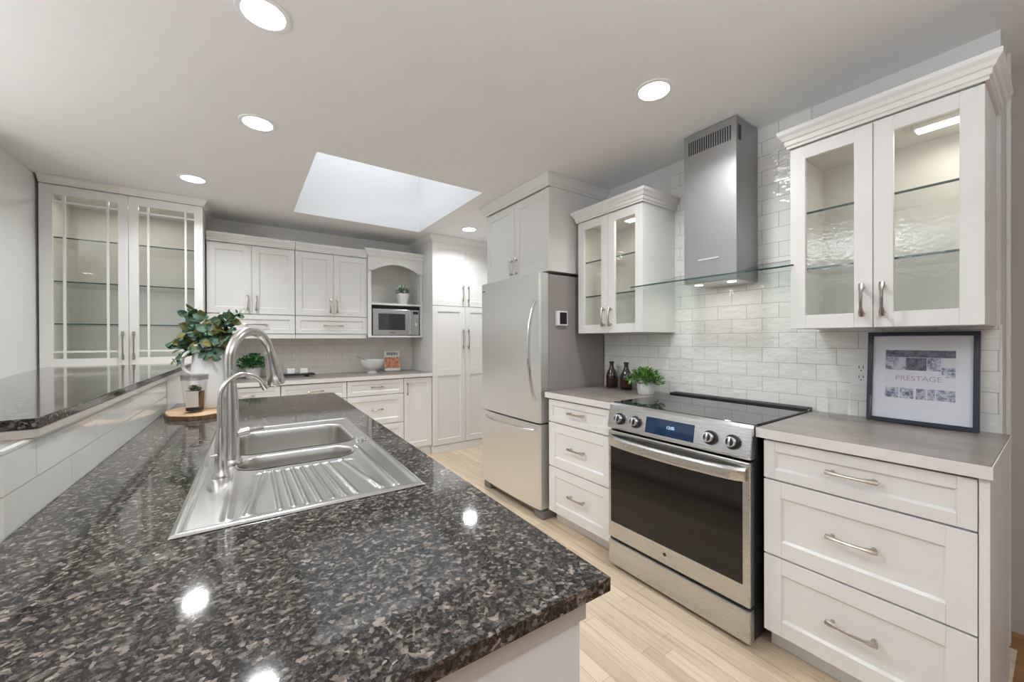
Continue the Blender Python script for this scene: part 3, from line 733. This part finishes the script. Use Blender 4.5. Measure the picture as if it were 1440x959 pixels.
for y in (1.05, 1.235):
    b = MB(); b.lathe([(0, -.002), (.022, -.002), (.022, 0)], (2.19, y, 1.594), 20); b.build('lamp_lens', 'striplight', ft)
    area('hood_lamp', (2.19, y, 1.588), (0, 0, 0), .04, 0, .2, (1, .95, .88), True)

# ------------------------------------------------------------------ outlet, print, tumblers, bottles, plant
t = thing('wall_outlet', 'white double power outlet on the tiles just left of the framed print', 'outlet', (2.372, .553, 1.06))
P = FR(2.375); b = MB(P); b.box((.516, 1.062, 0), (.590, 1.178, .006), .002); pl_ = b.build('cover_plate', 'plastic', t)
for v in (1.098, 1.142):
    k = MB(P); k.box((.560, v-.002, .006), (.563, v+.010, .0066)); k.box((.545, v-.002, .006), (.548, v+.010, .0066)); k.box((.5515, v-.013, .006), (.5565, v-.008, .0066)); k.build('socket_slots', 'dark_ink', pl_)

t = thing('picture_frame', 'navy-black framed photo collage with a white mount leaning on the right splashback', 'picture frame', (2.34, .36, .917))
tilt = math.radians(5.0)
FC = V(2.312, .357, .918)
def PF(u, v, w_):   # u to the viewer's right (world -y), v up the frame, w outward
    return FC + V(math.sin(tilt)*v - math.cos(tilt)*w_, -u, math.cos(tilt)*v + math.sin(tilt)*w_)
W2, HH = .163, .390; fb = .017
b = MB(PF)
b.box((-W2, 0, 0), (W2, fb, .018), .001); b.box((-W2, HH-fb, 0), (W2, HH, .018), .001); b.box((-W2, fb, 0), (-W2+fb, HH-fb, .018), .001); b.box((W2-fb, fb, 0), (W2, HH-fb, .018), .001)
b.build('frame', 'navy', t)
b = MB(PF); b.box((-W2+.01, .01, .001), (W2-.01, HH-.01, .006)); b.build('mount', 'mat', t)
def pr(u0, v0, u1, v1, mat, w_=.0065, name='photo'):
    b = MB(PF); b.box((u0, v0, .005), (u1, v1, w_)); return b.build(name, mat, t)
L0, L1, B0, B1 = -.105, .100, .105, .312
pr(L0, B0, L1, B1, 'print_white', .0063, 'print_sheet')
pr(L0, B1-.030, L1, B1, 'print_dark'); pr(L0, B1-.085, L0+.064, B1-.032, 'print_mid'); pr(L0+.064, B1-.085, L0+.125, B1-.032, 'print_dark')
pr(L0+.127, B1-.085, L0+.165, B1-.032, 'print_mid'); pr(L0+.165, B1-.068, L1, B1-.032, 'print_white', .0064); pr(L0+.167, B1-.110, L1, B1-.070, 'print_grey')
for (q0, q1) in ((0, .042), (.047, .088), (.095, .125), (.128, .150), (.153, .205)):
    pr(L0+q0, B0+.002, L0+q1, B0+.046, 'print_grey')
pb = pr(L0+.022, B0+.060, L0+.178, B0+.108, 'print_white', .0068, 'title_band')
text('PRESTAGE', PF, L0+.100, B0+.078, .0070, .030, 'pink_ink', pb, 'title_lettering')

def tumbler(x, y, z, r, h, label):
    b = MB(); b.lathe([(0, 0), (r*.86, 0), (r*.9, .004), (r, h)], (x, y, z), 36); b.lathe([(r*.885, .012), (0, .010)], (x, y, z), 36); b.lathe([(r+.0006, h-.001), (r+.0006, h+.001), (r-.0012, h+.001), (r-.0012, h-.001)], (x, y, z), 36)
    o = b.build('drinking_glass', 'tumbler', smooth=True, angle=50); tag(o, label, 'glass', 'clear tumblers on the right worktop'); return o
tumbler(2.205, .595, .917, .036, .130, 'clear tumbler nearest the range edge in the trio by the framed print')
tumbler(2.215, .520, .917, .034, .118, 'clear short tumbler standing closest to the framed print')
tumbler(2.288, .622, .917, .036, .125, 'clear tumbler standing behind the other two against the tiles')

def bottle(x, y, label, s_=1.0):
    t = thing('glass_bottle', label, 'bottle', (x, y, .917), 'brown bottles beside the fridge')
    s_ = 1.25
    b = MB(); b.lathe([(0, 0), (.031*s_, 0), (.034*s_, .004), (.034*s_, .085), (.031*s_, .105), (.018*s_, .140), (.0125*s_, .160), (.0125*s_, .185), (.0155*s_, .187), (.0155*s_, .196), (.012*s_, .198), (.0, .198)], (x, y, .917), 28)
    b.build('glass_body', 'amber', t, smooth=True, angle=50)
    b = MB(); seg = 12; r = .0346*s_; A = []
    for i in range(seg+1):
        a_ = PI*(.80)+PI*.9*i/seg; A.append((b.bm.verts.new((x+r*math.cos(a_), y+r*math.sin(a_), .938)), b.bm.verts.new((x+r*math.cos(a_), y+r*math.sin(a_), .990))))
    for p, q in zip(A, A[1:]): b.bm.faces.new([p[0], q[0], q[1], p[1]])
    bmesh.ops.solidify(b.bm, geom=b.bm.faces[:], thickness=.0006); b.build('paper_label', 'orange_label', t)
bottle(2.292, 1.975, 'brown glass bottle with a dark label, the one touching the fridge side')
bottle(2.285, 1.835, 'brown glass bottle partly behind the plant in the round white pot')

def leaf(b, p, d, n, ln, wd, fold=.25, mi=0, segs=4):
    d = d.normalized(); s_ = d.cross(n)
    if s_.length < 1e-3: s_ = d.cross(V(1, 0, .3))
    s_.normalize(); n = s_.cross(d).normalized()
    rows = []
    for i in range(segs+1):
        q = i/segs; wv = wd*math.sin(PI*min(1, .08+q*.95))**.75*(1 if 0 < i < segs else .18); c_ = p+d*ln*q + n*(-.12*ln*q*q)
        rows.append([b.bm.verts.new(c_-s_*wv+n*fold*wv), b.bm.verts.new(c_), b.bm.verts.new(c_+s_*wv+n*fold*wv)])
    for A, B in zip(rows, rows[1:]):
        for k in (0, 1):
            f = b.bm.faces.new([A[k], A[k+1], B[k+1], B[k]]); f.material_index = mi
def bush(b, c, rx, rz, n, ln, wd, mi=0, low=-.15):
    for i in range(n):
        th_ = random.uniform(0, 2*PI); ph = random.uniform(low, 1)*PI/2
        d = V(math.cos(ph)*math.cos(th_), math.cos(ph)*math.sin(th_), math.sin(ph)); r = random.uniform(.45, 1.0)
        p = c + V(d.x*rx*r, d.y*rx*r, d.z*rz*r)
        dd = d + V(random.uniform(-.7, .7), random.uniform(-.7, .7), random.uniform(-.3, .7))
        leaf(b, p-dd.normalized()*ln*.4, dd, V(random.uniform(-.5, .5), random.uniform(-.5, .5), 1), ln*random.uniform(.7, 1.2), wd*random.uniform(.7, 1.15), mi=mi, segs=3)
def potted(label, x, y, z, r0, r1, h, brx, brz, n, ln, wd, mat, group=None, sq=None, cz=None, stems=True):
    t = thing('potted_plant', label, 'potted plant', (x, y, z), group)
    b = MB(); b.lathe([(0, 0), (r0*.92, 0), (r0, h*.06), (r1, h*.9), (r1, h), (r1-.004, h), (r1-.006, h*.82), (0, h*.8)], (x, y, z), 40 if sq else 32, sq=sq); b.build('pot', 'pwhite', t, smooth=True, angle=40)
    b = MB(); b.lathe([(0, h*.86), (r1-.005, h*.86), (r1-.005, h*.82), (0, h*.82)], (x, y, z), 32 if not sq else 40, sq=sq); b.build('soil', 'soil', t)
    b = MB()
    for i in range(14):
        a_ = random.uniform(0, 2*PI); e = V(math.cos(a_)*brx*.6, math.sin(a_)*brx*.6, h+brz*random.uniform(.4, .9)); b.tube([V(x, y, z+h*.8), V(x+e.x*.4, y+e.y*.4, z+e.z*.75), V(x, y, z)+e], .0012, 5)
    b.build('stems', 'leafd', t)
    b = MB(); bush(b, V(x, y, z+(cz or h*1.05)), brx, brz, n, ln, wd); b.build('foliage', mat, t, keep=True); return t
potted('leafy green plant in a round white pot beside the brown bottles', 2.190, 1.600, .917, .050, .058, .072, .118, .088, 520, .030, .0085, 'leaf', cz=.085)

# ------------------------------------------------------------------ back counter items
potted('dark green bushy plant in a small white pot seen through the faucet arch', .078, 4.50, .917, .056, .064, .10, .128, .105, 420, .042, .013, 'leafd', cz=.125)
t = thing('serving_tray', 'long black footed tray on the far counter carrying white candles', 'tray', (.38, 4.44, .917))
b = MB(); b.box((.215, 4.37, .932), (.60, 4.51, .948), .004); b.build('tray_top', 'black', t)
for x in (.27, .53):
    b = MB(); b.box((x-.02, 4.39, .917), (x+.02, 4.49, .933), .003); b.build('foot', 'black', t)
for x, lab in ((.280, 'white square candle at the left end of the black tray, half hidden by the faucet'), (.392, 'white square candle in the middle of the black tray'), (.505, 'white square candle at the right end of the black tray')):
    b = MB(); b.box((x-.034, 4.406, .949), (x+.034, 4.474, 1.000), .006); b.mi = 1; b.tube([(x, 4.44, .999), (x, 4.44, 1.008)], .0012, 6)
    tag(b.build('candle', ['pwhite', 'dark_ink']), lab, 'candle', 'white candles on the black tray')
t = thing('mortar', 'white marble mortar bowl on a thick foot at the far counter', 'mortar', (1.172, 4.40, .917))
b = MB(); b.lathe([(0, 0), (.055, 0), (.055, .012), (.042, .022), (.044, .035), (.085, .055), (.108, .085), (.125, .145), (.125, .150), (.117, .150), (.103, .105), (.06, .065), (0, .055)], (1.172, 4.40, .917), 36); b.build('bowl', 'marble', t, smooth=True, angle=50)
b = MB(); b.tube([(1.187, 4.40, .990), (1.115, 4.395, 1.055), (1.015, 4.39, 1.115)], [.018, .012, .011], 12); tag(b.build('pestle', 'fridge_side', smooth=True), 'grey stone pestle leaning out of the white mortar bowl', 'pestle')
t = thing('cookbook', 'upright white cookbook with an orange food photo cover beside the mortar', 'book', (1.447, 4.53, .917))
tl = math.radians(9)
def PK(u, v, w_): return V(1.447+u, 4.560, .918) + V(0, math.sin(tl)*v - math.cos(tl)*w_, math.cos(tl)*v + math.sin(tl)*w_)
b = MB(PK); b.box((-.093, 0, 0), (.093, .235, .022), .002); bk = b.build('cover', 'pwhite', t)
b = MB(PK); b.box((-.089, .032, .021), (.089, .160, .0228)); b.build('cover_photo', 'orange', bk)
text('FRESH', PK, 0, .184, .0225, .047, 'dark_ink', bk, 'title_lettering', bold=.0012)
potted('small green-and-white plant in a tapered square white pot on the shelf over the microwave', 1.540, 4.46, 1.6955, .044, .066, .125, .080, .075, 190, .045, .014, 'leafw', sq=6, cz=.145)

# ------------------------------------------------------------------ peninsula (built square, then turned 1.3 degrees like the real one)
GX0, GX1, GY0, GY1 = -.379, .466, .402, 2.955
SX0, SX1, SY0, SY1 = -.127, .366, .926, 1.930
def slab(name, xs, ys, hole, z0, z1, mat, label, cat, bev=.004):
    b = MB(); vt = {}
    def g_(i, j, z): 
        k = (i, j, z)
        if k not in vt: vt[k] = b.bm.verts.new((xs[i], ys[j], z))
        return vt[k]
    cells = [(i, j) for i in range(len(xs)-1) for j in range(len(ys)-1) if (i, j) != hole]
    S = set(cells)
    for i, j in cells:
        b.bm.faces.new([g_(i, j, z1), g_(i+1, j, z1), g_(i+1, j+1, z1), g_(i, j+1, z1)]); b.bm.faces.new([g_(i, j, z0), g_(i, j+1, z0), g_(i+1, j+1, z0), g_(i+1, j, z0)])
        for (di, dj, p, q) in ((-1, 0, (i, j), (i, j+1)), (1, 0, (i+1, j), (i+1, j+1)), (0, -1, (i, j), (i+1, j)), (0, 1, (i, j+1), (i+1, j+1))):
            if (i+di, j+dj) not in S: b.bm.faces.new([g_(*p, z0), g_(*q, z0), g_(*q, z1), g_(*p, z1)])
    bmesh.ops.recalc_face_normals(b.bm, faces=b.bm.faces)
    if bev:
        es = [e for e in b.bm.edges if len(e.link_faces) == 2 and e.calc_face_angle(0) > .5 and (abs(e.verts[0].co.z-e.verts[1].co.z) < 1e-6 or True)
              and all(v.co.x in (xs[0], xs[-1]) or v.co.y in (ys[0], ys[-1]) or abs(v.co.x-xs[-1]) < 1e-5 for v in e.verts)]
        bmesh.ops.bevel(b.bm, geom=es, offset=bev, segments=3, affect='EDGES')
    o = b.build(name, mat, smooth=True, angle=50); tag(o, label, cat); return o
o = slab('granite_worktop', [GX0, SX0+.02, SX1-.02, GX1], [GY0, SY0+.02, SY1-.02, GY1], (1, 1), .894, .915, 'granite', 'polished dark speckled granite worktop of the sink peninsula in the foreground', 'worktop'); rotg(o)
# body
t = thing('peninsula_cabinet', 'white base cabinets carrying the dark granite worktop in the foreground', 'base cabinet', (.03, 1.7, 0))
b = MB(); b.box((GX0+.006, GY0+.030, 0), (GX1-.040, GY0+.050, .850), .001)
b.box((GX0+.006, GY0+.050, .09), (GX1-.062, SY0-.01, .893)); b.box((GX0+.006, SY1+.01, .09), (GX1-.062, GY1-.03, .893))
b.box((GX0+.006, SY0-.01, .09), (GX1-.062, SY1+.01, .60)); b.box((GX1-.075, SY0-.01, .60), (GX1-.062, SY1+.01, .893))
b.build('carcass', 'cab', t)
b = MB(); b.box((GX0+.01, GY0+.022, .850), (GX1-.034, GY0+.052, .8935), .001); b.build('support_rail', 'trim', t)
b = MB(); b.box((GX0+.02, GY0+.071, 0), (GX1-.15, GY1-.05, .09)); b.build('toe_board', 'cab', t)
P = FL(GX1-.062)
us = [GY0+.052, .93, 1.42, 1.91, 2.42, GY1-.03]
for k, (l, r) in enumerate(zip(us, us[1:])):
    d = shaker(P, l+.002, .095, r-.002, .872, t, 'door', .058); handle(P, r-.04 if k % 2 == 0 else l+.04, .77, .13, d, True)
rotg(t)
# pony wall, tile, trim, bar slab
o = MB().box((-.51, 1.225, 0), (-.391, 3.60, 1.078)).build('wall_peninsula', 'wallw'); o['kind'] = 'structure'; rotg(o)
o = MB().box((-.391, 1.100, .9155), (-.379, 2.66, 1.0775)).build('tile_backsplash', 'tileP'); tag(o, 'two rows of long white tiles under the raised granite bar', 'backsplash')
# shift material phase: object origin is the strip's base centre, so keep mesh in world coordinates instead
off = o.location.copy()
for v in o.data.vertices: v.co += off
o.location = (0, 0, 0); rotg(o)
o = MB().box((-.391, 2.662, 0), (-.377, 3.60, 1.0775), .001).build('side_panel', 'base'); tag(o, 'plain white panel under the far end of the raised bar past the tiles', 'panel'); rotg(o)
o = MB().box((-.60, 1.212, 1.0785), (-.371, 3.58, 1.0975), .002).build('bar_trim', 'trim'); tag(o, 'narrow beige wooden trim strip directly under the raised granite bar', 'trim'); rotg(o)
b = MB(); b.prism([(-.369, 1.208), (-.371, 3.63), (-1.085, 3.60), (-1.07, 3.487), (-.90, 2.57), (-.66, 1.208)], 1.098, 1.120, lambda p, q, w_: (p, q, w_), .003)
o = b.build('bar_top', 'granite', smooth=True, angle=50); tag(o, 'raised polished granite bar top running to the tall display cabinet', 'worktop'); rotg(o)

# sink: one pressed sheet as a height field
t = thing('kitchen_sink', 'stainless double-bowl sink with ribbed drainboard set in the granite', 'sink', ((SX0+SX1)/2, (SY0+SY1)/2, .74))
def sdrr(x, y, x0, x1, y0, y1, r):
    cx_, cy_ = (x0+x1)/2, (y0+y1)/2; qx = abs(x-cx_)-(x1-x0)/2+r; qy = abs(y-cy_)-(y1-y0)/2+r
    return math.hypot(max(qx, 0), max(qy, 0))+min(max(qx, qy), 0)-r
def sm(q): q = max(0, min(1, q)); return q*q*(3-2*q)
ribs = [((.047+.0232*k, 1.255-.0), (.052+.0262*k, .962)) for k in range(7)]
lines = [(r_, .0045, .0040) for r_ in ribs] + [(((.030, 1.265), (-.008, .965)), .006, .003), (((.222, 1.275), (.266, .965)), .006, .003), (((.292, 1.40), (.300, .962)), .007, .0035), (((-.038, 1.44), (-.042, .960)), .008, .0035)]
def segd(x, y, a, c):
    dx, dy = c[0]-a[0], c[1]-a[1]; q = max(0, min(1, ((x-a[0])*dx+(y-a[1])*dy)/(dx*dx+dy*dy))); return math.hypot(x-a[0]-q*dx, y-a[1]-q*dy)
def sinkz(x, y):
    e = min(x-SX0, SX1-x, y-SY0, SY1-y)
    z = .9165 + .0045*sm(e/.006) - .0035*sm((e-.012)/.010)
    d1 = sdrr(x, y, -.045, .308, 1.478, 1.822, .055); d2 = sdrr(x, y, -.036, .274, 1.296, 1.432, .060)
    if min(d1, d2) > .02 and e > .02:
        if y < 1.42:
            for (a, c), wdt, hh in lines:
                if abs(x-(a[0]+c[0])/2) < .06:
                    q = segd(x, y, a, c)
                    if q < wdt*1.6: z += hh*sm(1-q/(wdt*1.6))
        z -= .0025*sm(-sdrr(x, y, .0, .262, .955, 1.26, .02)/.01)
    return z
BW = ((-.045, .308, 1.478, 1.822, .055, .168), (-.036, .274, 1.296, 1.432, .060, .125))
b = MB(); st = .003; nx2, ny2 = int((SX1-SX0)/st), int((SY1-SY0)/st); gv = []; ins = {}
for i in range(nx2+1):
    row = []
    for j in range(ny2+1):
        x, y = SX0+(SX1-SX0)*i/nx2, SY0+(SY1-SY0)*j/ny2; hole = False
        for (x0, x1, y0, y1, rr, dp) in BW:
            d = sdrr(x, y, x0, x1, y0, y1, rr)
            if abs(d) < st*.75:
                e = 1e-4; gx = (sdrr(x+e, y, x0, x1, y0, y1, rr)-d)/e; gy = (sdrr(x, y+e, x0, x1, y0, y1, rr)-d)/e
                x -= gx*d; y -= gy*d
            elif d < 0: hole = True
        row.append(b.bm.verts.new((x, y, sinkz(x, y)))); ins[(i, j)] = hole
    gv.append(row)
for i in range(nx2):
    for j in range(ny2):
        if not (ins[(i, j)] or ins[(i+1, j)] or ins[(i, j+1)] or ins[(i+1, j+1)]): b.bm.faces.new([gv[i][j], gv[i+1][j], gv[i+1][j+1], gv[i][j+1]])
bmesh.ops.delete(b.bm, geom=[v for v in b.bm.verts if not v.link_faces], context='VERTS')
sk = b.build('drainboard_sheet', 'sink', t, smooth=True, angle=80, keep=True)
def rloop(x0, x1, y0, y1, rr, ins_, k=10):
    r2 = max(rr-ins_, .004); x0 += ins_; x1 -= ins_; y0 += ins_; y1 -= ins_; P_ = []
    for (cx_, cy_, a0) in ((x1-r2, y1-r2, 0), (x0+r2, y1-r2, 90), (x0+r2, y0+r2, 180), (x1-r2, y0+r2, 270)):
        for q in range(k+1):
            a_ = math.radians(a0+90*q/k); P_.append((cx_+r2*math.cos(a_), cy_+r2*math.sin(a_)))
    return P_
for (x0, x1, y0, y1, rr, dp), nm in zip(BW, ('main_bowl', 'side_bowl')):
    b = MB(); rings = []
    for (di, dz) in ((-.006, .0012), (-.003, .0012), (0, .0002), (.0018, -.003), (.003, -.02), (.006, -dp+.028), (.010, -dp+.012), (.020, -dp+.003), (.032, -dp), (.050, -dp-.001)):
        rings.append([b.bm.verts.new((p[0], p[1], .9178+dz)) for p in rloop(x0, x1, y0, y1, rr, di)])
    n = len(rings[0])
    for A, B in zip(rings, rings[1:]):
        for q in range(n): b.bm.faces.new([A[q], A[(q+1) % n], B[(q+1) % n], B[q]])
    b.bm.faces.new(rings[-1]); b.build(nm, 'bowl', t, smooth=True, angle=60)
for (x, y, z) in ((.13, 1.65, .7495), (.12, 1.364, .7925)):
    b = MB(); b.lathe([(0, .001), (.014, .001), (.018, .004), (.038, .004), (.042, .001), (.042, -.004)], (x, y, z), 32); b.build('drain_strainer', 'chrome', t, smooth=True)
b = MB(); b.lathe([(.021, -.002), (.021, .006), (.018, .009), (.010, .009), (.008, .007), (0, .007)], (.326, 1.475, .9165), 32); b.build('waste_knob', 'chrome', t, smooth=True)
rotg(t)

# main faucet
FX, FY = -.054, 1.398
t = thing('kitchen_faucet', 'tall brushed steel pull-down gooseneck faucet standing at the sink', 'faucet', (FX, FY, .918))
b = MB(); b.lathe([(0, 0), (.030, 0), (.030, .006), (.026, .012), (.024, .020), (.0225, .12), (.0190, .20), (.0150, .24), (0, .24)], (FX, FY, .918), 32); b.build('body', 'faucet', t, smooth=True, angle=50)
ph = math.radians(54); dr = V(math.cos(ph), math.sin(ph), 0); R_ = .088; zc = 1.222
pts = [V(FX, FY, .95+.03*i) for i in range(9)] + [V(FX, FY, zc)]
for i in range(1, 17):
    a_ = PI*i/16*.93; pts.append(V(FX, FY, zc) + dr*(R_-R_*math.cos(a_)) + V(0, 0, R_*math.sin(a_)))
b = MB(); b.tube(pts, .0140, 20); b.build('spout', 'faucet', t, smooth=True)
e0 = pts[-1]; dd = (pts[-1]-pts[-2]).normalized()
b = MB(); b.tube([e0-dd*.004, e0+dd*.006, e0+dd*.03, e0+dd*.075, e0+dd*.112, e0+dd*.116], [.0150, .0172, .0190, .0238, .0275, .0250], 24); sh = b.build('spray_head', 'faucet', t, smooth=True, angle=50)
b = MB(); b.tube([e0+dd*.1155, e0+dd*.118], .018, 20); b.build('spray_nozzle', 'black', sh)
b = MB(); hx = V(FX, FY, 1.005); b.tube([hx+V(.016, -.005, 0), hx+V(.045, .002, .004)], .012, 16); b.tube([hx+V(.040, .002, .004), hx+V(.062, .030, .002), hx+V(.078, .062, -.004)], [.008, .0075, .007], 12); b.build('lever', 'faucet', t, smooth=True)
rotg(t)
# drinking-water faucet
GX, GY = -.070, 1.283
t = thing('filter_faucet', 'slim small gooseneck water faucet standing in front of the tall one', 'faucet', (GX, GY, .918))
b = MB(); b.lathe([(0, 0), (.020, 0), (.020, .005), (.015, .010), (.0130, .05), (.0135, .085), (.0105, .11), (.008, .13), (0, .13)], (GX, GY, .918), 24); b.build('body', 'faucet', t, smooth=True, angle=50)
ph2 = math.radians(30); dr2 = V(math.cos(ph2), math.sin(ph2), 0); R2 = .058; zc2 = 1.128
pts = [V(GX, GY, 1.02+.027*i) for i in range(5)]
for i in range(1, 15):
    a_ = PI*i/14*.86; pts.append(V(GX, GY, zc2) + dr2*(R2-R2*math.cos(a_)) + V(0, 0, R2*math.sin(a_)))
b = MB(); b.tube(pts, [.0080]*4+[.0062]*(len(pts)-4), 14); b.build('spout', 'faucet', t, smooth=True)
e0 = pts[-1]; dd = (pts[-1]-pts[-2]).normalized(); b = MB(); b.tube([e0-dd*.002, e0+dd*.016], .0085, 16); b.build('tip', 'faucet', t, smooth=True)
b = MB(); b.tube([(GX, GY, .975), (GX-.022, GY-.020, .978), (GX-.028, GY-.026, .955)], [.006, .005, .004], 10); b.build('lever', 'faucet', t, smooth=True)
rotg(t)

# wood slice, hurricane glass, jug, bouquet
BX, BY = -.215, 2.470
t = thing('wood_slice_board', 'round live-edge wood slice board on the granite below the white jug', 'board', (BX, BY, .9155))
def blob(a_): return 1+.03*math.sin(3*a_+.5)+.02*math.sin(7*a_)+.012*math.sin(13*a_+1)
def disc(b, r, z0, z1, mi_side):
    n = 64; A = [b.bm.verts.new((BX+r*blob(2*PI*i/n)*math.cos(2*PI*i/n)*1.0, BY+1.3*r*blob(2*PI*i/n)*math.sin(2*PI*i/n), z0)) for i in range(n)]
    B = [b.bm.verts.new((BX+(r-.002)*blob(2*PI*i/n)*math.cos(2*PI*i/n), BY+1.3*(r-.002)*blob(2*PI*i/n)*math.sin(2*PI*i/n), z1)) for i in range(n)]
    b.bm.faces.new(A[::-1]); b.bm.faces.new(B)
    for i in range(n): b.bm.faces.new([A[i], A[(i+1) % n], B[(i+1) % n], B[i]]).material_index = mi_side
b = MB(); disc(b, .150, .9160, .934, 0); b.build('bark_rim', 'bark', t)
b = MB(); disc(b, .144, .9335, .9365, 0); b.build('cut_face', 'slice', t)
rotg(t)
ZB = .937
t = thing('hurricane_glass', 'tapered glass candle holder with moss and a kraft tag on the wood slice board', 'vase', (-.238, 2.400, ZB))
x, y = -.238, 2.400
b = MB(); b.lathe([(0, 0), (.036, 0), (.038, .004), (.042, .05), (.054, .175), (.054, .178), (.051, .178), (.040, .05), (.034, .008), (0, .008)], (x, y, ZB), 36); b.build('glass_body', 'tumbler', t, smooth=True, angle=50)
b = MB(); b.lathe([(.0535, .155), (.0552, .180), (.0525, .181), (.0510, .155)], (x, y, ZB), 36); b.build('etched_rim', 'frost', t, smooth=True)
b = MB(); b.lathe([(0, .009), (.033, .009), (.034, .024), (0, .026)], (x, y, ZB), 24); b.build('dark_pebbles', 'soil', t)
b = MB(); b.box((x-.026, y-.060, ZB+.030), (x+.020, y-.0575, ZB+.105), .0006); b.build('paper_tag', 'label_paper', t)
b = MB(); bush(b, V(x, y, ZB+.10), .030, .028, 110, .018, .006); b.build('moss', 'moss', t, keep=True)
b = MB(); b.lathe([(0, .026), (.030, .026), (.033, .10), (0, .105)], (x+.004, y+.004, ZB), 20); b.build('wood_chips', 'bark', t)
rotg(t)
t = thing('ceramic_jug', 'tall white ceramic jug with a side handle holding eucalyptus at the end of the bar', 'jug', (-.200, 2.535, ZB))
x, y = -.200, 2.535
b = MB(); b.lathe([(0, 0), (.070, 0), (.076, .006), (.077, .06), (.071, .16), (.062, .26), (.058, .305), (.062, .325), (.059, .325), (.054, .305), (.057, .26), (.065, .16), (.070, .06), (.066, .012), (0, .012)], (x, y, ZB), 40); b.build('body', 'pwhite', t, smooth=True, angle=50)
b = MB(); pts = []
for i in range(13):
    a_ = -PI/2+PI*i/12; pts.append((x-.058-.046*math.cos(a_)*.9, y-.010, ZB+.235+.058*math.sin(a_)))
b.tube(pts, .0075, 12); b.build('handle', 'pwhite', t, smooth=True)
rotg(t)
t = thing('eucalyptus_bouquet', 'bunch of round-leaved green eucalyptus stems standing in the white jug', 'bouquet', (x, y, ZB+.20))
top = V(x, y, ZB+.320)
# stems: direction of the tip relative to the jug mouth in metres (right, away, up)
vr_, va_ = V(cy, -sy, 0), V(sy, cy, 0)
stems_ = [(-.135, .0, .02), (-.105, .0, .10), (-.075, .02, .17), (-.04, -.02, .10), (-.115, -.03, -.02), (-.02, -.05, .05), (.02, .02, .13), (.07, .0, .10), (.115, .02, .14), (.145, .0, .17), (.175, .02, .185), (.12, .0, .08), (.14, -.02, .045), (.10, -.03, .02), (.06, -.05, .01), (.0, -.06, -.01), (.05, .04, .15), (-.02, .05, .13), (-.08, -.04, .04), (-.15, -.02, -.005), (-.13, .02, .06), (.03, -.04, .08), (.09, .03, .06), (-.06, .0, .06), (-.02, .0, .15), (.06, .0, .045), (-.10, .03, .0), (.04, -.06, -.04), (-.12, -.06, -.07), (-.08, -.07, -.075), (.065, -.05, -.06), (-.105, .0, .155), (-.07, .0, .185), (-.14, -.03, .02)]
bs, bl = MB(), MB()
for k, (a0, a1, a2) in enumerate(stems_):
    tip = top + vr_*a0 + va_*a1 + V(0, 0, a2); p0 = top + V(0, 0, -.10) + vr_*a0*.12; p1 = top + vr_*a0*.28 + V(0, 0, max(.02, a2*.5)+.01)
    pts = [(1-q)**2*p0 + 2*q*(1-q)*p1 + q*q*tip for q in [i/7 for i in range(8)]]
    bs.tube(pts, .0018, 6)
    for i in range(2, 8):
        d = (pts[i]-pts[i-1]).normalized(); side = d.cross(V(0, 0, 1)).normalized()
        for s_ in (-1, 1):
            ln = random.uniform(.042, .060)*(1 if i < 7 else .8); dd_ = d*.5 + side*s_*random.uniform(.5, 1.0) + V(random.uniform(-.3, .3), random.uniform(-.3, .3), random.uniform(-.6, .5))
            nn = -va_ + V(random.uniform(-.6, .6), random.uniform(-.6, .6), random.uniform(0, .9))
            leaf(bl, pts[i], dd_, nn, ln, ln*.42, fold=.12, mi=1 if (k*7+i*3+s_) % 4 == 0 else 0, segs=6)
bs.build('stems', 'stem', t); bl.build('leaves', ['euc', 'euc2'], t, keep=True)
rotg(t)
